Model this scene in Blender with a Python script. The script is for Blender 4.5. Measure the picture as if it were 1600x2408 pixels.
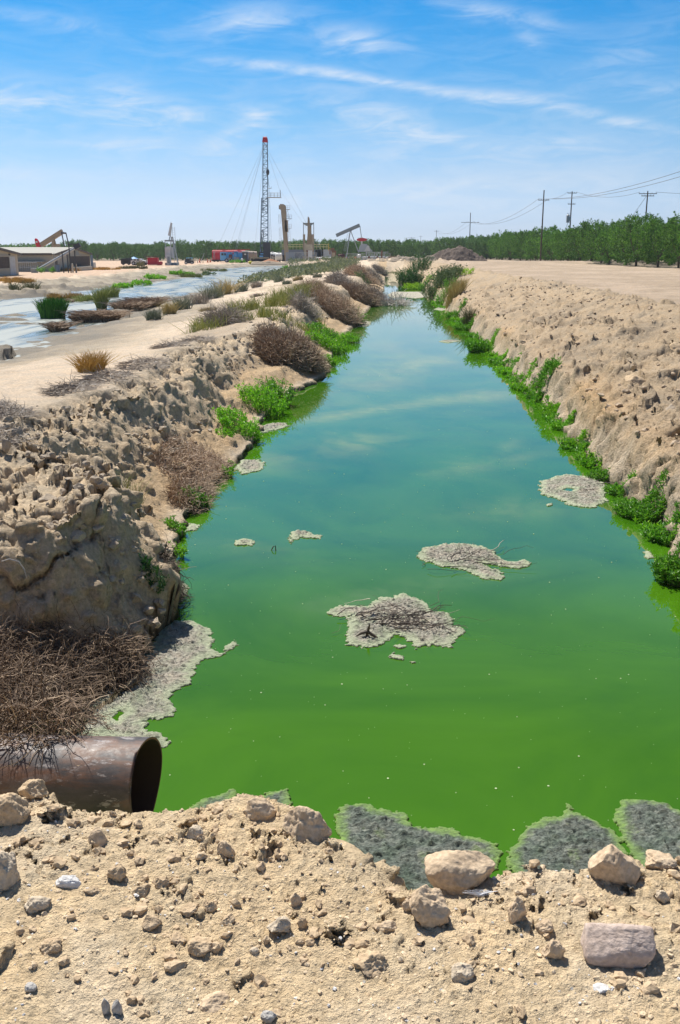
import bpy, math, random
import numpy as np
from mathutils import Vector, Matrix
R_ = math.radians
for o in list(bpy.data.objects): bpy.data.objects.remove(o)
scn = bpy.context.scene
col = scn.collection

# ------------------------------------------------------------------ camera
F_PX = 2250.0; IMG_W = 1600.0; IMG_H = 2408.0
PITCH = math.atan(610 / F_PX); CAM_Z = 3.2
cam_d = bpy.data.cameras.new('camera'); cam = bpy.data.objects.new('camera', cam_d); col.objects.link(cam)
cam.location = (0, 0, CAM_Z); cam.rotation_euler = (math.pi / 2 - PITCH, 0, 0)
cam_d.sensor_fit = 'VERTICAL'; cam_d.sensor_height = 24.0; cam_d.lens = 24.0 * F_PX / IMG_H
cam_d.clip_start = 0.05; cam_d.clip_end = 9000
scn.camera = cam

# ------------------------------------------------------------------ light
SUN_EL = 56.0; SUN_AZ = -30.0            # azimuth from +Y (view direction), negative = to the left
sd = Vector((math.sin(R_(SUN_AZ)) * math.cos(R_(SUN_EL)), math.cos(R_(SUN_AZ)) * math.cos(R_(SUN_EL)), math.sin(R_(SUN_EL))))
sun_d = bpy.data.lights.new('sun', 'SUN'); sun_d.energy = 5.0; sun_d.angle = R_(0.53); sun_d.color = (1.0, 0.95, 0.87)
sun = bpy.data.objects.new('sun', sun_d); col.objects.link(sun)
sun.rotation_euler = sd.to_track_quat('Z', 'Y').to_euler(); sun.location = (0, 0, 60)
scn.view_settings.view_transform = 'Standard'; scn.view_settings.look = 'None'
scn.view_settings.gamma = 1.0; scn.view_settings.use_curve_mapping = False
scn.view_settings.exposure = 0.45
scn.cycles.max_bounces = 6; scn.cycles.diffuse_bounces = 3; scn.cycles.glossy_bounces = 3
scn.cycles.use_denoising = True

world = bpy.data.worlds.new('World'); scn.world = world; world.use_nodes = True
nt = world.node_tree; nt.nodes.clear()
class NT:
    """small node-graph writer"""
    def __init__(s, tree): s.t = tree
    def n(s, typ, **kw):
        nd = s.t.nodes.new(typ)
        for k, v in kw.items():
            if k.startswith('i_'):
                key = k[2:]; key = int(key) if key.isdigit() else key.replace('_', ' ')
                s.set(nd.inputs[key], v)
            else: setattr(nd, k, v)
        return nd
    def set(s, sock, v):
        if hasattr(v, 'is_output') or isinstance(v, bpy.types.NodeSocket): s.t.links.new(v, sock)
        else: sock.default_value = v
    def m(s, op, a, b=None, c=None, clamp=False):
        nd = s.t.nodes.new('ShaderNodeMath'); nd.operation = op; nd.use_clamp = clamp
        for i, v in enumerate((a, b, c)):
            if v is not None: s.set(nd.inputs[i], v)
        return nd.outputs[0]
    def mix(s, fac, a, b, mode='MIX'):
        nd = s.t.nodes.new('ShaderNodeMix'); nd.data_type = 'RGBA'; nd.blend_type = mode
        s.set(nd.inputs[0], fac); s.set(nd.inputs[6], a if not isinstance(a, tuple) else (*a, 1)[:4]); s.set(nd.inputs[7], b if not isinstance(b, tuple) else (*b, 1)[:4])
        return nd.outputs[2]
    def ramp(s, fac, stops, interp='LINEAR'):
        nd = s.t.nodes.new('ShaderNodeValToRGB'); s.set(nd.inputs[0], fac); cr = nd.color_ramp; cr.interpolation = interp
        while len(cr.elements) < len(stops): cr.elements.new(0.5)
        for e, (p, c) in zip(cr.elements, stops):
            e.position = p; e.color = (c, c, c, 1) if isinstance(c, (int, float)) else (*c, 1)
        return nd.outputs[0]
    def noise(s, vec, scale, detail=4, rough=0.55, dist=0.0):
        nd = s.t.nodes.new('ShaderNodeTexNoise')
        if vec is not None: s.set(nd.inputs['Vector'], vec)
        nd.inputs['Scale'].default_value = scale; nd.inputs['Detail'].default_value = detail
        nd.inputs['Roughness'].default_value = rough; nd.inputs['Distortion'].default_value = dist
        return nd.outputs[0]
W = NT(nt)
wout = W.n('ShaderNodeOutputWorld'); bg = W.n('ShaderNodeBackground'); bg.inputs[1].default_value = 0.10
sky = W.n('ShaderNodeTexSky'); sky.sky_type = 'NISHITA'; sky.sun_disc = False
sky.sun_elevation = R_(SUN_EL); sky.sun_rotation = R_(SUN_AZ); sky.altitude = 100; sky.air_density = 1.0; sky.dust_density = 0.6; sky.ozone_density = 1.5
tc = W.n('ShaderNodeTexCoord'); sep = W.n('ShaderNodeSeparateXYZ', i_0=tc.outputs['Generated'])
el = W.m('DIVIDE', W.m('ARCSINE', sep.outputs[2]), R_(1))            # elevation, degrees
az = W.m('DIVIDE', W.m('ARCTAN2', sep.outputs[0], sep.outputs[1]), R_(1))  # azimuth from +Y, degrees
tint = W.ramp(W.m('DIVIDE', el, 40.0, clamp=True), [(0.0, (.69, .90, 1.45)), (.031, (.59, .735, 1.18)), (.099, (.57, .685, .935)), (.1775, (.335, .618, .86)), (.2525, (.18, .57, .865)), (.32, (.065, .52, .86)), (.42, (.03, .42, .92)), (.53, (.02, .25, .45)), (.70, (.015, .13, .20)), (1.0, (.03, .12, .19))])
tint = W.mix(W.ramp(W.m('DIVIDE', el, 90.0, clamp=True), [(.48, 0.0), (.64, 1.0)]), tint, (.85, .98, 1.1))
blue = W.mix(1.0, sky.outputs[0], tint, 'MULTIPLY')
# thin cirrus: soft streaks at fixed directions of the sky, broken up by stretched noise
cv = W.n('ShaderNodeCombineXYZ', i_0=W.m('MULTIPLY', az, 0.05), i_1=W.m('MULTIPLY', el, 0.22), i_2=0.0)
n1 = W.noise(cv.outputs[0], 5.0, 7, 0.62, 1.2)
cv2 = W.n('ShaderNodeCombineXYZ', i_0=W.m('ADD', W.m('MULTIPLY', az, 0.10), W.m('MULTIPLY', el, 0.12)), i_1=W.m('SUBTRACT', W.m('MULTIPLY', el, 0.5), W.m('MULTIPLY', az, 0.11)), i_2=3.0)
n2 = W.noise(cv2.outputs[0], 3.0, 6, 0.6, 0.6)
warp = W.m('MULTIPLY', W.m('SUBTRACT', n1, 0.5), 1.6)
CL = [  # u, v (direction as seen in the photograph), half length, half height (degrees), slope (deg), strength
 (580, 40, 2.6, .55, 8, .55), (835, 88, 1.9, .5, -6, .6), (80, 42, 3.2, .35, -3, .35), (1180, 32, 2.6, .4, -12, .5), (1250, 92, .8, .35, -30, .3),
 (650, 155, 3.4, .22, -5, .6), (850, 184, 3.2, .20, -9, .52), (1040, 212, 2.6, .22, -8, .42), (1200, 230, 2.6, .34, -6, .48), (1400, 268, 3.0, .24, -12, .38), (1560, 305, 2.6, .2, -12, .32),
 (120, 225, 4.0, .8, -5, .35), (300, 235, 1.6, .9, -25, .45), (430, 262, 1.2, .5, -10, .5), (560, 310, 2.4, .5, 28, .5), (280, 335, 2.2, .4, 0, .35),
 (900, 270, 3.2, .9, -22, .45), (1080, 330, 3.2, .5, -12, .35), (850, 365, 2.0, .35, 5, .3), (1340, 332, 1.8, .4, -5, .4), (600, 270, 1.2, .4, -20, .4),
 (900, 450, 6.0, .35, 4, .35), (450, 480, 5.0, .3, 0, .22), (1250, 440, 6.5, .9, 3, .3), (60, 410, 2.4, .25, -2, .3), (1560, 210, 2.2, .5, -10, .2), (1450, 130, 3.5, .8, 30, .14), (0, 240, 2.0, .6, 5, .3),
 (-900, 300, 9, 1.2, 4, .4), (2600, 250, 10, 1.2, -6, .4), (-2400, 0, 12, 2, 5, .4), (4200, -200, 14, 2, 5, .4),
 (860, -420, 4.0, .7, -6, .4), (560, -240, 3.5, .6, 10, .3), (1150, -330, 4.5, .6, -8, .25), (1300, -110, 4, .5, -5, .4), (350, -90, 3, .4, 5, .35)]
acc = None
for (u, v, hl, hh, sl, st) in CL:
    a = (u - 800) / F_PX; b = (1204 - v) / F_PX
    d = Vector((a, math.cos(PITCH) + b * math.sin(PITCH), -math.sin(PITCH) + b * math.cos(PITCH))).normalized()
    e0 = math.degrees(math.asin(d.z)); a0 = math.degrees(math.atan2(d.x, d.y)); c, s_ = math.cos(R_(sl)), math.sin(R_(sl))
    da = W.m('SUBTRACT', az, a0); de = W.m('ADD', W.m('SUBTRACT', el, e0), W.m('MULTIPLY', warp, hh * 1.3))
    p = W.m('DIVIDE', W.m('ADD', W.m('MULTIPLY', da, c), W.m('MULTIPLY', de, s_)), hl)
    q = W.m('DIVIDE', W.m('SUBTRACT', W.m('MULTIPLY', de, c), W.m('MULTIPLY', da, s_)), hh)
    r2 = W.m('ADD', W.m('MULTIPLY', p, p), W.m('MULTIPLY', q, q))
    g = W.m('MULTIPLY', W.m('EXPONENT', W.m('MULTIPLY', r2, -.8)), st * 1.0)
    acc = g if acc is None else W.m('ADD', acc, g)
tex = W.ramp(W.m('ADD', W.m('MULTIPLY', n1, .5), W.m('MULTIPLY', n2, .5)), [(0.36, 0.15), (0.62, 1.25)])
veil = W.m('MULTIPLY', W.ramp(n1, [(0.42, 0.0), (0.75, 1.0)]), W.ramp(W.m('DIVIDE', el, 40.0, clamp=True), [(0.0, .10), (.12, .28), (.3, .10), (.45, .03), (1, .05)]))
cf = W.m('ADD', W.m('MULTIPLY', acc, W.m('MULTIPLY', tex, 0.95)), veil, clamp=True)
cloudc = W.ramp(W.m('DIVIDE', el, 40.0, clamp=True), [(0.0, (5.6, 6.1, 6.8)), (0.3, (5.4, 6.2, 7.2)), (1.0, (4.4, 5.2, 6.2))])
W.set(bg.inputs[0], W.mix(cf, blue, cloudc)); W.set(wout.inputs[0], bg.outputs[0])

# ------------------------------------------------------------------ numpy helpers
def u32(a): return a.astype(np.int64).astype(np.uint32)
def hsh(i, j, k, seed):
    with np.errstate(over='ignore'):
        n = u32(i) * np.uint32(374761393) + u32(j) * np.uint32(668265263) + u32(k) * np.uint32(2147483647) + np.uint32((seed * 974711 + 12345) & 0xffffffff)
        n = (n ^ (n >> np.uint32(13))) * np.uint32(1274126177)
        n = (n ^ (n >> np.uint32(15))) * np.uint32(2246822519)
        n = n ^ (n >> np.uint32(16))
    return n.astype(np.float64) / 4294967296.0
def vn2(x, y, seed=0):
    i = np.floor(x); j = np.floor(y); fx = x - i; fy = y - j; z = np.zeros_like(i)
    fx = fx * fx * fx * (fx * (fx * 6 - 15) + 10); fy = fy * fy * fy * (fy * (fy * 6 - 15) + 10)
    a = hsh(i, j, z, seed); b = hsh(i + 1, j, z, seed); c = hsh(i, j + 1, z, seed); d = hsh(i + 1, j + 1, z, seed)
    return (a + (b - a) * fx + (c - a) * fy + (a - b - c + d) * fx * fy) * 2 - 1
def fb2(x, y, sc, oc=4, seed=0, g=0.5):
    r = 0; am = 1.0; t = 0; f = 1.0 / sc; c, s = math.cos(.6), math.sin(.6)
    for o in range(oc):
        r = r + am * vn2(x * f, y * f, seed + o * 17); t += am; am *= g; f *= 2.03; x, y = x * c - y * s, x * s + y * c
    return r / t
def vn3(x, y, z, seed=0):
    i = np.floor(x); j = np.floor(y); k = np.floor(z); fx = x - i; fy = y - j; fz = z - k
    fx = fx * fx * (3 - 2 * fx); fy = fy * fy * (3 - 2 * fy); fz = fz * fz * (3 - 2 * fz); r = 0
    for a in (0, 1):
        for b in (0, 1):
            for c in (0, 1):
                r = r + hsh(i + a, j + b, k + c, seed) * (fx if a else 1 - fx) * (fy if b else 1 - fy) * (fz if c else 1 - fz)
    return r * 2 - 1
def fb3(p, sc, oc=4, seed=0, g=0.5):
    r = 0; am = 1.0; t = 0; f = 1.0 / sc
    for o in range(oc):
        r = r + am * vn3(p[:, 0] * f + o * 7.1, p[:, 1] * f, p[:, 2] * f, seed + o * 31); t += am; am *= g; f *= 2.07
    return r / t
def clods(x, y, cell, prob, seed, asp=0.6, rmin=.25, rmax=.55, flat=0.7):
    """height of rounded-angular lumps strewn on a plane"""
    wx = x + fb2(x, y, cell * .45, 2, seed + 5) * cell * .16; wy = y + fb2(x, y, cell * .45, 2, seed + 9) * cell * .16
    gx = wx / cell; gy = wy / cell; i0 = np.floor(gx); j0 = np.floor(gy); out = np.zeros_like(x)
    for a in (-1, 0, 1):
        for b in (-1, 0, 1):
            i = i0 + a; j = j0 + b; z = np.zeros_like(i)
            px = i + hsh(i, j, z, seed); py = j + hsh(i, j, z, seed + 1); ex = hsh(i, j, z, seed + 2) < prob
            h3 = hsh(i, j, z, seed + 3); r = rmin + (rmax - rmin) * h3 ** 1.4
            th = hsh(i, j, z, seed + 4) * math.pi; c = np.cos(th); s = np.sin(th); ar = asp + (1 - asp) * hsh(i, j, z, seed + 6)
            dx = gx - px; dy = gy - py; p = (dx * c + dy * s) / r; q = (-dx * s + dy * c) / (r * ar)
            d2 = (np.abs(p) ** 2.6 + np.abs(q) ** 2.6)
            hgt = np.clip((1 - d2) * 1.7, 0, 1) ** .75 * r * flat * cell * (.85 + .6 * (p * (h3 - .5) + q * (ar - .72)))
            out = np.maximum(out, np.where(ex, hgt, 0))
    return out
def clods3(P, cell, prob, seed, rmin=.2, rmax=.55):
    G = P / cell + np.stack([fb3(P, cell, 2, seed + 50), fb3(P, cell, 2, seed + 51), fb3(P, cell, 2, seed + 52)], 1) * .25; I = np.floor(G); out = np.zeros(len(P))
    for a in (-1, 0, 1):
        for b in (-1, 0, 1):
            for c in (-1, 0, 1):
                i, j, k = I[:, 0] + a, I[:, 1] + b, I[:, 2] + c; h = [hsh(i, j, k, seed + q) for q in range(5)]; r = rmin + (rmax - rmin) * h[3]
                dx, dy, dz = G[:, 0] - i - h[0], G[:, 1] - j - h[1], G[:, 2] - k - h[2]; d2 = (np.abs(dx) ** 2.4 + np.abs(dy * (1 + .5 * h[0])) ** 2.4 + np.abs(dz * (1 + .7 * h[1])) ** 2.4) / r ** 2.4
                out = np.maximum(out, np.where(h[4] < prob, np.clip((1 - d2) * 1.6, 0, 1) ** .7 * r * (.8 + .8 * (dx * (h[0] - .5) + dz * (h[2] - .5)) / r), 0))
    return out * cell
def blocks(x, y, cell, seed):
    """nearest-cell value (0..1) and edge distance (F2-F1)"""
    gx = x / cell; gy = y / cell; i0 = np.floor(gx); j0 = np.floor(gy)
    f1 = np.full_like(x, 9.); f2 = np.full_like(x, 9.); v = np.zeros_like(x)
    for a in (-1, 0, 1):
        for b in (-1, 0, 1):
            i = i0 + a; j = j0 + b; z = np.zeros_like(i)
            d = np.hypot(gx - i - hsh(i, j, z, seed), gy - j - hsh(i, j, z, seed + 1))
            val = hsh(i, j, z, seed + 2)
            n = d < f1; f2 = np.where(n, f1, np.minimum(f2, d)); v = np.where(n, val, v); f1 = np.where(n, d, f1)
    return v, f2 - f1
def ss(x, a, b):
    t = np.clip((x - a) / (b - a), 0, 1); return t * t * (3 - 2 * t)
def sdf_poly(x, y, P):
    """signed distance to polygon, negative inside"""
    P = np.array(P, float); d = np.full_like(x, 1e18); ins = np.zeros(x.shape, bool); n = len(P)
    for i in range(n):
        ax, ay = P[i]; bx, by = P[(i + 1) % n]; ex, ey = bx - ax, by - ay
        t = np.clip(((x - ax) * ex + (y - ay) * ey) / (ex * ex + ey * ey + 1e-12), 0, 1)
        d = np.minimum(d, (x - ax - t * ex) ** 2 + (y - ay - t * ey) ** 2)
        if ay != by:
            c = ((ay > y) != (by > y)) & (x < (bx - ax) * (y - ay) / (by - ay) + ax); ins ^= c
    d = np.sqrt(d); return np.where(ins, -d, d)

# ------------------------------------------------------------------ mesh helpers
def raw_mesh(name, V, faces, smooth=False):
    """faces: list of int arrays (M,k)"""
    me = bpy.data.meshes.new(name); V = np.ascontiguousarray(V, dtype=np.float32)
    faces = [np.asarray(f, dtype=np.int32) for f in faces if len(f)]
    me.vertices.add(len(V)); me.vertices.foreach_set('co', V.ravel())
    idx = np.concatenate([f.ravel() for f in faces]); tot = np.concatenate([np.full(len(f), f.shape[1], np.int32) for f in faces])
    me.loops.add(len(idx)); me.loops.foreach_set('vertex_index', idx)
    st = np.concatenate([[0], np.cumsum(tot)[:-1]]).astype(np.int32)
    me.polygons.add(len(tot)); me.polygons.foreach_set('loop_start', st); me.polygons.foreach_set('loop_total', tot)
    me.polygons.foreach_set('use_smooth', np.full(len(tot), smooth)); me.update(calc_edges=True); me.validate()
    return me
def link(name, me, mat=None, parent=None, loc=None):
    o = bpy.data.objects.new(name, me); col.objects.link(o)
    if mat is not None and me is not None: me.materials.append(mat)
    if parent is not None: o.parent = parent
    if loc is not None: o.location = loc
    return o
def tag(o, label=None, cat=None, group=None, kind=None):
    if label: o['label'] = label
    if cat: o['category'] = cat
    if group: o['group'] = group
    if kind: o['kind'] = kind
    return o
def thing(name, loc, label, cat, group=None, rz=0.0):
    o = bpy.data.objects.new(name, None); col.objects.link(o); o.location = loc; o.rotation_euler = (0, 0, rz)
    o.empty_display_size = .2
    return tag(o, label, cat, group)
def copy_thing(root, loc, rz=0.0, scale=None, label=None, group=None):
    kids = [c for c in bpy.data.objects if c.parent == root]
    r = root.copy(); col.objects.link(r); r.location = loc; r.rotation_euler = (0, 0, rz)
    if scale is not None: r.scale = scale
    if label: r['label'] = label
    if group: r['group'] = group
    for c in kids:
        d = c.copy(); col.objects.link(d); d.parent = r
        for g in [g for g in bpy.data.objects if g.parent == c]:
            e = g.copy(); col.objects.link(e); e.parent = d
    return r
def rotm(rx, ry, rz): return np.array((Matrix.Rotation(rz, 3, 'Z') @ Matrix.Rotation(ry, 3, 'Y') @ Matrix.Rotation(rx, 3, 'X')))
class MB:
    def __init__(s): s.V = []; s.F = {}; s.n = 0
    def add(s, V, *faces):
        V = np.asarray(V, float)
        for f in faces:
            f = np.asarray(f, np.int64)
            if len(f): s.F.setdefault(f.shape[1], []).append(f + s.n)
        s.V.append(V); s.n += len(V); return s
    def box(s, cx, cy, cz, sx, sy, sz, rx=0, ry=0, rz=0, top=(1, 1)):
        b = np.array([(-1, -1, -1), (1, -1, -1), (1, 1, -1), (-1, 1, -1), (-1, -1, 1), (1, -1, 1), (1, 1, 1), (-1, 1, 1)], float) * (sx / 2, sy / 2, sz / 2)
        b[4:, 0] *= top[0]; b[4:, 1] *= top[1]
        if rx or ry or rz: b = b @ rotm(rx, ry, rz).T
        return s.add(b + (cx, cy, cz), [(0, 3, 2, 1), (4, 5, 6, 7), (0, 1, 5, 4), (1, 2, 6, 5), (2, 3, 7, 6), (3, 0, 4, 7)])
    def tube(s, p0, p1, r0, r1=None, n=8, caps=True):
        p0 = np.array(p0, float); p1 = np.array(p1, float); r1 = r0 if r1 is None else r1
        d = p1 - p0; L = np.linalg.norm(d); d = d / max(L, 1e-9); a = np.array((0, 0, 1.) if abs(d[2]) < .9 else (1., 0, 0)); u = np.cross(d, a); u /= np.linalg.norm(u); v = np.cross(d, u)
        t = np.arange(n) * 2 * math.pi / n; ring = np.outer(np.cos(t), u) + np.outer(np.sin(t), v)
        V = np.vstack([p0 + ring * r0, p1 + ring * r1]); i = np.arange(n); j = (i + 1) % n
        s.add(V, np.stack([i, i + n, j + n, j], 1))
        if caps: 
            s.add(V[:n], [list(range(n))]); s.add(V[n:], [list(range(n))[::-1]])
        return s
    def path(s, pts, r, n=6):
        for a, b in zip(pts[:-1], pts[1:]): s.tube(a, b, r, r, n)
        return s
    def prism(s, poly, axis, a, b):
        """polygon in the plane normal to axis, extruded from a to b"""
        n = len(poly); V = []
        for w in (a, b):
            for (p, q) in poly: V.append((w, p, q) if axis == 'x' else (p, w, q) if axis == 'y' else (p, q, w))
        i = list(range(n)); s.add(V, [i]); s.add(V, [[k + n for k in i[::-1]]]); s.add(V, [(k, (k + 1) % n, (k + 1) % n + n, k + n) for k in i]); return s
    def ball(s, c, r, n=10, m=6, sc=(1, 1, 1)):
        V = []; F = []
        for a in range(m + 1):
            for b in range(n):
                th = math.pi * a / m; ph = 2 * math.pi * b / n
                V.append((c[0] + r * sc[0] * math.sin(th) * math.cos(ph), c[1] + r * sc[1] * math.sin(th) * math.sin(ph), c[2] + r * sc[2] * math.cos(th)))
        for a in range(m):
            for b in range(n): F.append((a * n + b, (a + 1) * n + b, (a + 1) * n + (b + 1) % n, a * n + (b + 1) % n))
        return s.add(V, F)
    def build(s, name, mat, parent=None, smooth=False, loc=None):
        me = raw_mesh(name, np.vstack(s.V), [np.vstack(f) for f in s.F.values()], smooth)
        return link(name, me, mat, parent, loc)
def P_(name, mat, parent, smooth=False, **kw):
    """one part from keyword lists: boxes=[...], tubes=[...], balls=[...]"""
    m = MB()
    for b in kw.get('boxes', ()): m.box(*b[:6], **(b[6] if len(b) > 6 else {}))
    for t in kw.get('tubes', ()): m.tube(*t)
    for b in kw.get('balls', ()): m.ball(*b)
    for b in kw.get('prisms', ()): m.prism(*b)
    for b in kw.get('paths', ()): m.path(*b)
    return m.build(name, mat, parent, smooth)
def tubes(paths, radii, n=3):
    """paths (N,K,3), radii (N,K) -> V, quads"""
    N, K, _ = paths.shape; d = np.gradient(paths, axis=1); d /= np.linalg.norm(d, axis=2, keepdims=True) + 1e-9
    ref = np.where(np.abs(d[:, :1, 2:3]) < .8, np.array([[[0, 0, 1.]]]), np.array([[[1., 0, 0]]])); ref = np.broadcast_to(ref, d.shape)
    u = np.cross(d, ref); u /= np.linalg.norm(u, axis=2, keepdims=True) + 1e-9; v = np.cross(d, u)
    t = np.arange(n) * 2 * math.pi / n
    V = paths[:, :, None, :] + (u[:, :, None, :] * np.cos(t)[None, None, :, None] + v[:, :, None, :] * np.sin(t)[None, None, :, None]) * radii[:, :, None, None]
    base = (np.arange(N) * K * n)[:, None, None] + (np.arange(K - 1) * n)[None, :, None]
    a = base + np.arange(n)[None, None, :]; b = base + ((np.arange(n) + 1) % n)[None, None, :]
    Fq = np.stack([a, b, b + n, a + n], -1).reshape(-1, 4)
    return V.reshape(-1, 3), Fq
def leaves(C, D, L, Wd, rng, fold=.25):
    """leaf blades: centres (base) C, direction D, length L, width Wd"""
    N = len(C); D = D / (np.linalg.norm(D, axis=1, keepdims=True) + 1e-9); r = rng.normal(size=(N, 3)); s = np.cross(D, r); s /= np.linalg.norm(s, axis=1, keepdims=True) + 1e-9
    nn = np.cross(s, D); L = np.broadcast_to(L, (N,))[:, None]; Wd = np.broadcast_to(Wd, (N,))[:, None]
    tip = C + D * L - nn * L * .12; mid = C + D * L * .45
    V = np.stack([C, mid + s * Wd * .5 + nn * Wd * fold, tip, mid - s * Wd * .5 + nn * Wd * fold], 1).reshape(-1, 3)
    b = np.arange(N) * 4; return V, np.concatenate([np.stack([b, b + 1, b + 2], 1), np.stack([b, b + 2, b + 3], 1)])

# ------------------------------------------------------------------ materials
def new_mat(name):
    m = bpy.data.materials.new(name); m.use_nodes = True; m.node_tree.nodes.clear(); g = NT(m.node_tree)
    out = g.n('ShaderNodeOutputMaterial'); b = g.n('ShaderNodeBsdfPrincipled'); g.set(out.inputs[0], b.outputs[0]); return m, g, b, out
def bump(g, b, h, strength, dist):
    n = g.n('ShaderNodeBump'); n.inputs['Strength'].default_value = strength; n.inputs['Distance'].default_value = dist; g.set(n.inputs['Height'], h); g.set(b.inputs['Normal'], n.outputs[0])
def paint(name, c, rough=.5, metal=0.0, dirt=.35, dirtc=(.30, .23, .15), scale=2.0, bmp=0.0):
    m, g, b, _ = new_mat(name); tc = g.n('ShaderNodeTexCoord'); n = g.noise(tc.outputs['Object'], scale, 6, .65)
    f = g.m('MULTIPLY', g.ramp(n, [(.45, 0.0), (.72, 1.0)]), dirt)
    n2 = g.noise(tc.outputs['Object'], scale * 9, 3, .6)
    c2 = g.mix(n2, tuple(x * .8 for x in c), tuple(min(1, x * 1.15) for x in c))
    g.set(b.inputs['Base Color'], g.mix(f, c2, dirtc)); b.inputs['Roughness'].default_value = rough; b.inputs['Metallic'].default_value = metal
    if bmp: bump(g, b, n2, .5, bmp)
    return m
def island_mat(name, c1, c2, rough=.6, trans=0.0, c3=None, spec=.3):
    """colour varies from leaf to leaf / twig to twig"""
    m, g, b, out = new_mat(name); ge = g.n('ShaderNodeNewGeometry'); oi = g.n('ShaderNodeObjectInfo')
    st = [(0.0, c1), (1.0, c2)] if c3 is None else [(0.0, c1), (.8, c2), (1.0, c3)]
    c = g.ramp(ge.outputs['Random Per Island'], st)
    c = g.mix(1.0, c, g.ramp(oi.outputs['Random'], [(0, .82), (1, 1.15)]), 'MULTIPLY')
    g.set(b.inputs['Base Color'], c); b.inputs['Roughness'].default_value = rough; b.inputs['Specular IOR Level'].default_value = spec
    if trans:
        t = g.n('ShaderNodeBsdfTranslucent'); g.set(t.inputs[0], g.mix(1.0, c, (1.15, 1.25, .5), 'MULTIPLY')); mx = g.n('ShaderNodeMixShader'); mx.inputs[0].default_value = trans
        g.set(mx.inputs[1], b.outputs[0]); g.set(mx.inputs[2], t.outputs[0]); g.set(out.inputs[0], mx.outputs[0])
    return m

# ------------------------------------------------------------------ the lie of the land
def ray(u, v):
    a = (u - 800) / F_PX; b = (1204 - v) / F_PX
    return a, math.cos(PITCH) + b * math.sin(PITCH), -math.sin(PITCH) + b * math.cos(PITCH)
K_ = 1600 / 1568.0
def U(u, v, z):          # reading of the photograph (1568 px wide) -> point at height z
    d = ray(u * K_, v * K_); t = (z - CAM_Z) / d[2]; return d[0] * t, d[1] * t
def A(u, v, y):          # source pixel -> point at forward distance y
    d = ray(u, v); t = y / d[1]; return d[0] * t, y, CAM_Z + d[2] * t
XL_Y = [0, 3, 5, 6, 6.6, 7.4, 8.1, 8.75, 10.3, 11.4, 13.2, 14.35, 16, 19.2, 23, 25.4, 30, 34, 47, 63, 85, 110, 157, 170]
XL_X = [-2.4, -2.3, -2.1, -1.9, -1.68, -1.5, -1.56, -1.62, -1.8, -1.9, -1.75, -1.62, -1.44, -1.5, -1.0, -.35, -.15, -.2, .97, 2.1, 3.8, 5.0, 7.2, 8.3]
XR_Y = [0, 8.75, 10.65, 13, 15.3, 19.7, 24.6, 35.6, 47, 63, 76.5, 110, 157, 175]
XR_X = [3.2, 3.3, 3.72, 3.85, 3.9, 4.35, 4.5, 5.2, 5.8, 6.4, 6.8, 8.6, 10.1, 11]
def xl(y): return np.interp(y, XL_Y, XL_X)
def xr(y): return np.interp(y, XR_Y, XR_X)
CR_X = [-3, -1.04, -.92, -.76, -.59, -.43, -.3, -.11, -.03, .05, .13, .19, .3, .44, .69, .93, 1.5, 3]
CR_Y = [2.6, 2.62, 2.65, 2.57, 2.53, 2.52, 2.6, 2.52, 2.42, 2.3, 2.2, 2.16, 2.2, 2.23, 2.27, 2.28, 2.3, 2.3]
POND = [(-9.5, 26.9), (-10.0, 33), (-10.4, 38), (-9.6, 44.1), (-10.6, 50), (-11.1, 57.5), (-10.6, 69.4), (-10.1, 93.4), (-9.1, 142), (-9.4, 171), (-11, 205), (-13.5, 228), (-20, 200), (-22, 180), (-20, 149), (-18.4, 108), (-18.8, 93), (-20.5, 87), (-19.5, 69.4), (-21.8, 62.8), (-30, 60), (-60, 52), (-60, 12), (-14, 18)]
POND_Z = 0.3
def wcrest(y): return np.interp(y, [0, 6.8, 7.2, 9, 10, 11.3, 12.8, 17.6, 24.8, 28, 37, 45, 65, 170], [.5, .5, .45, .5, 1.55, 1.5, 1.25, 1.45, 2.0, 1.8, 1.6, 1.7, 1.8, 1.8])
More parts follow.
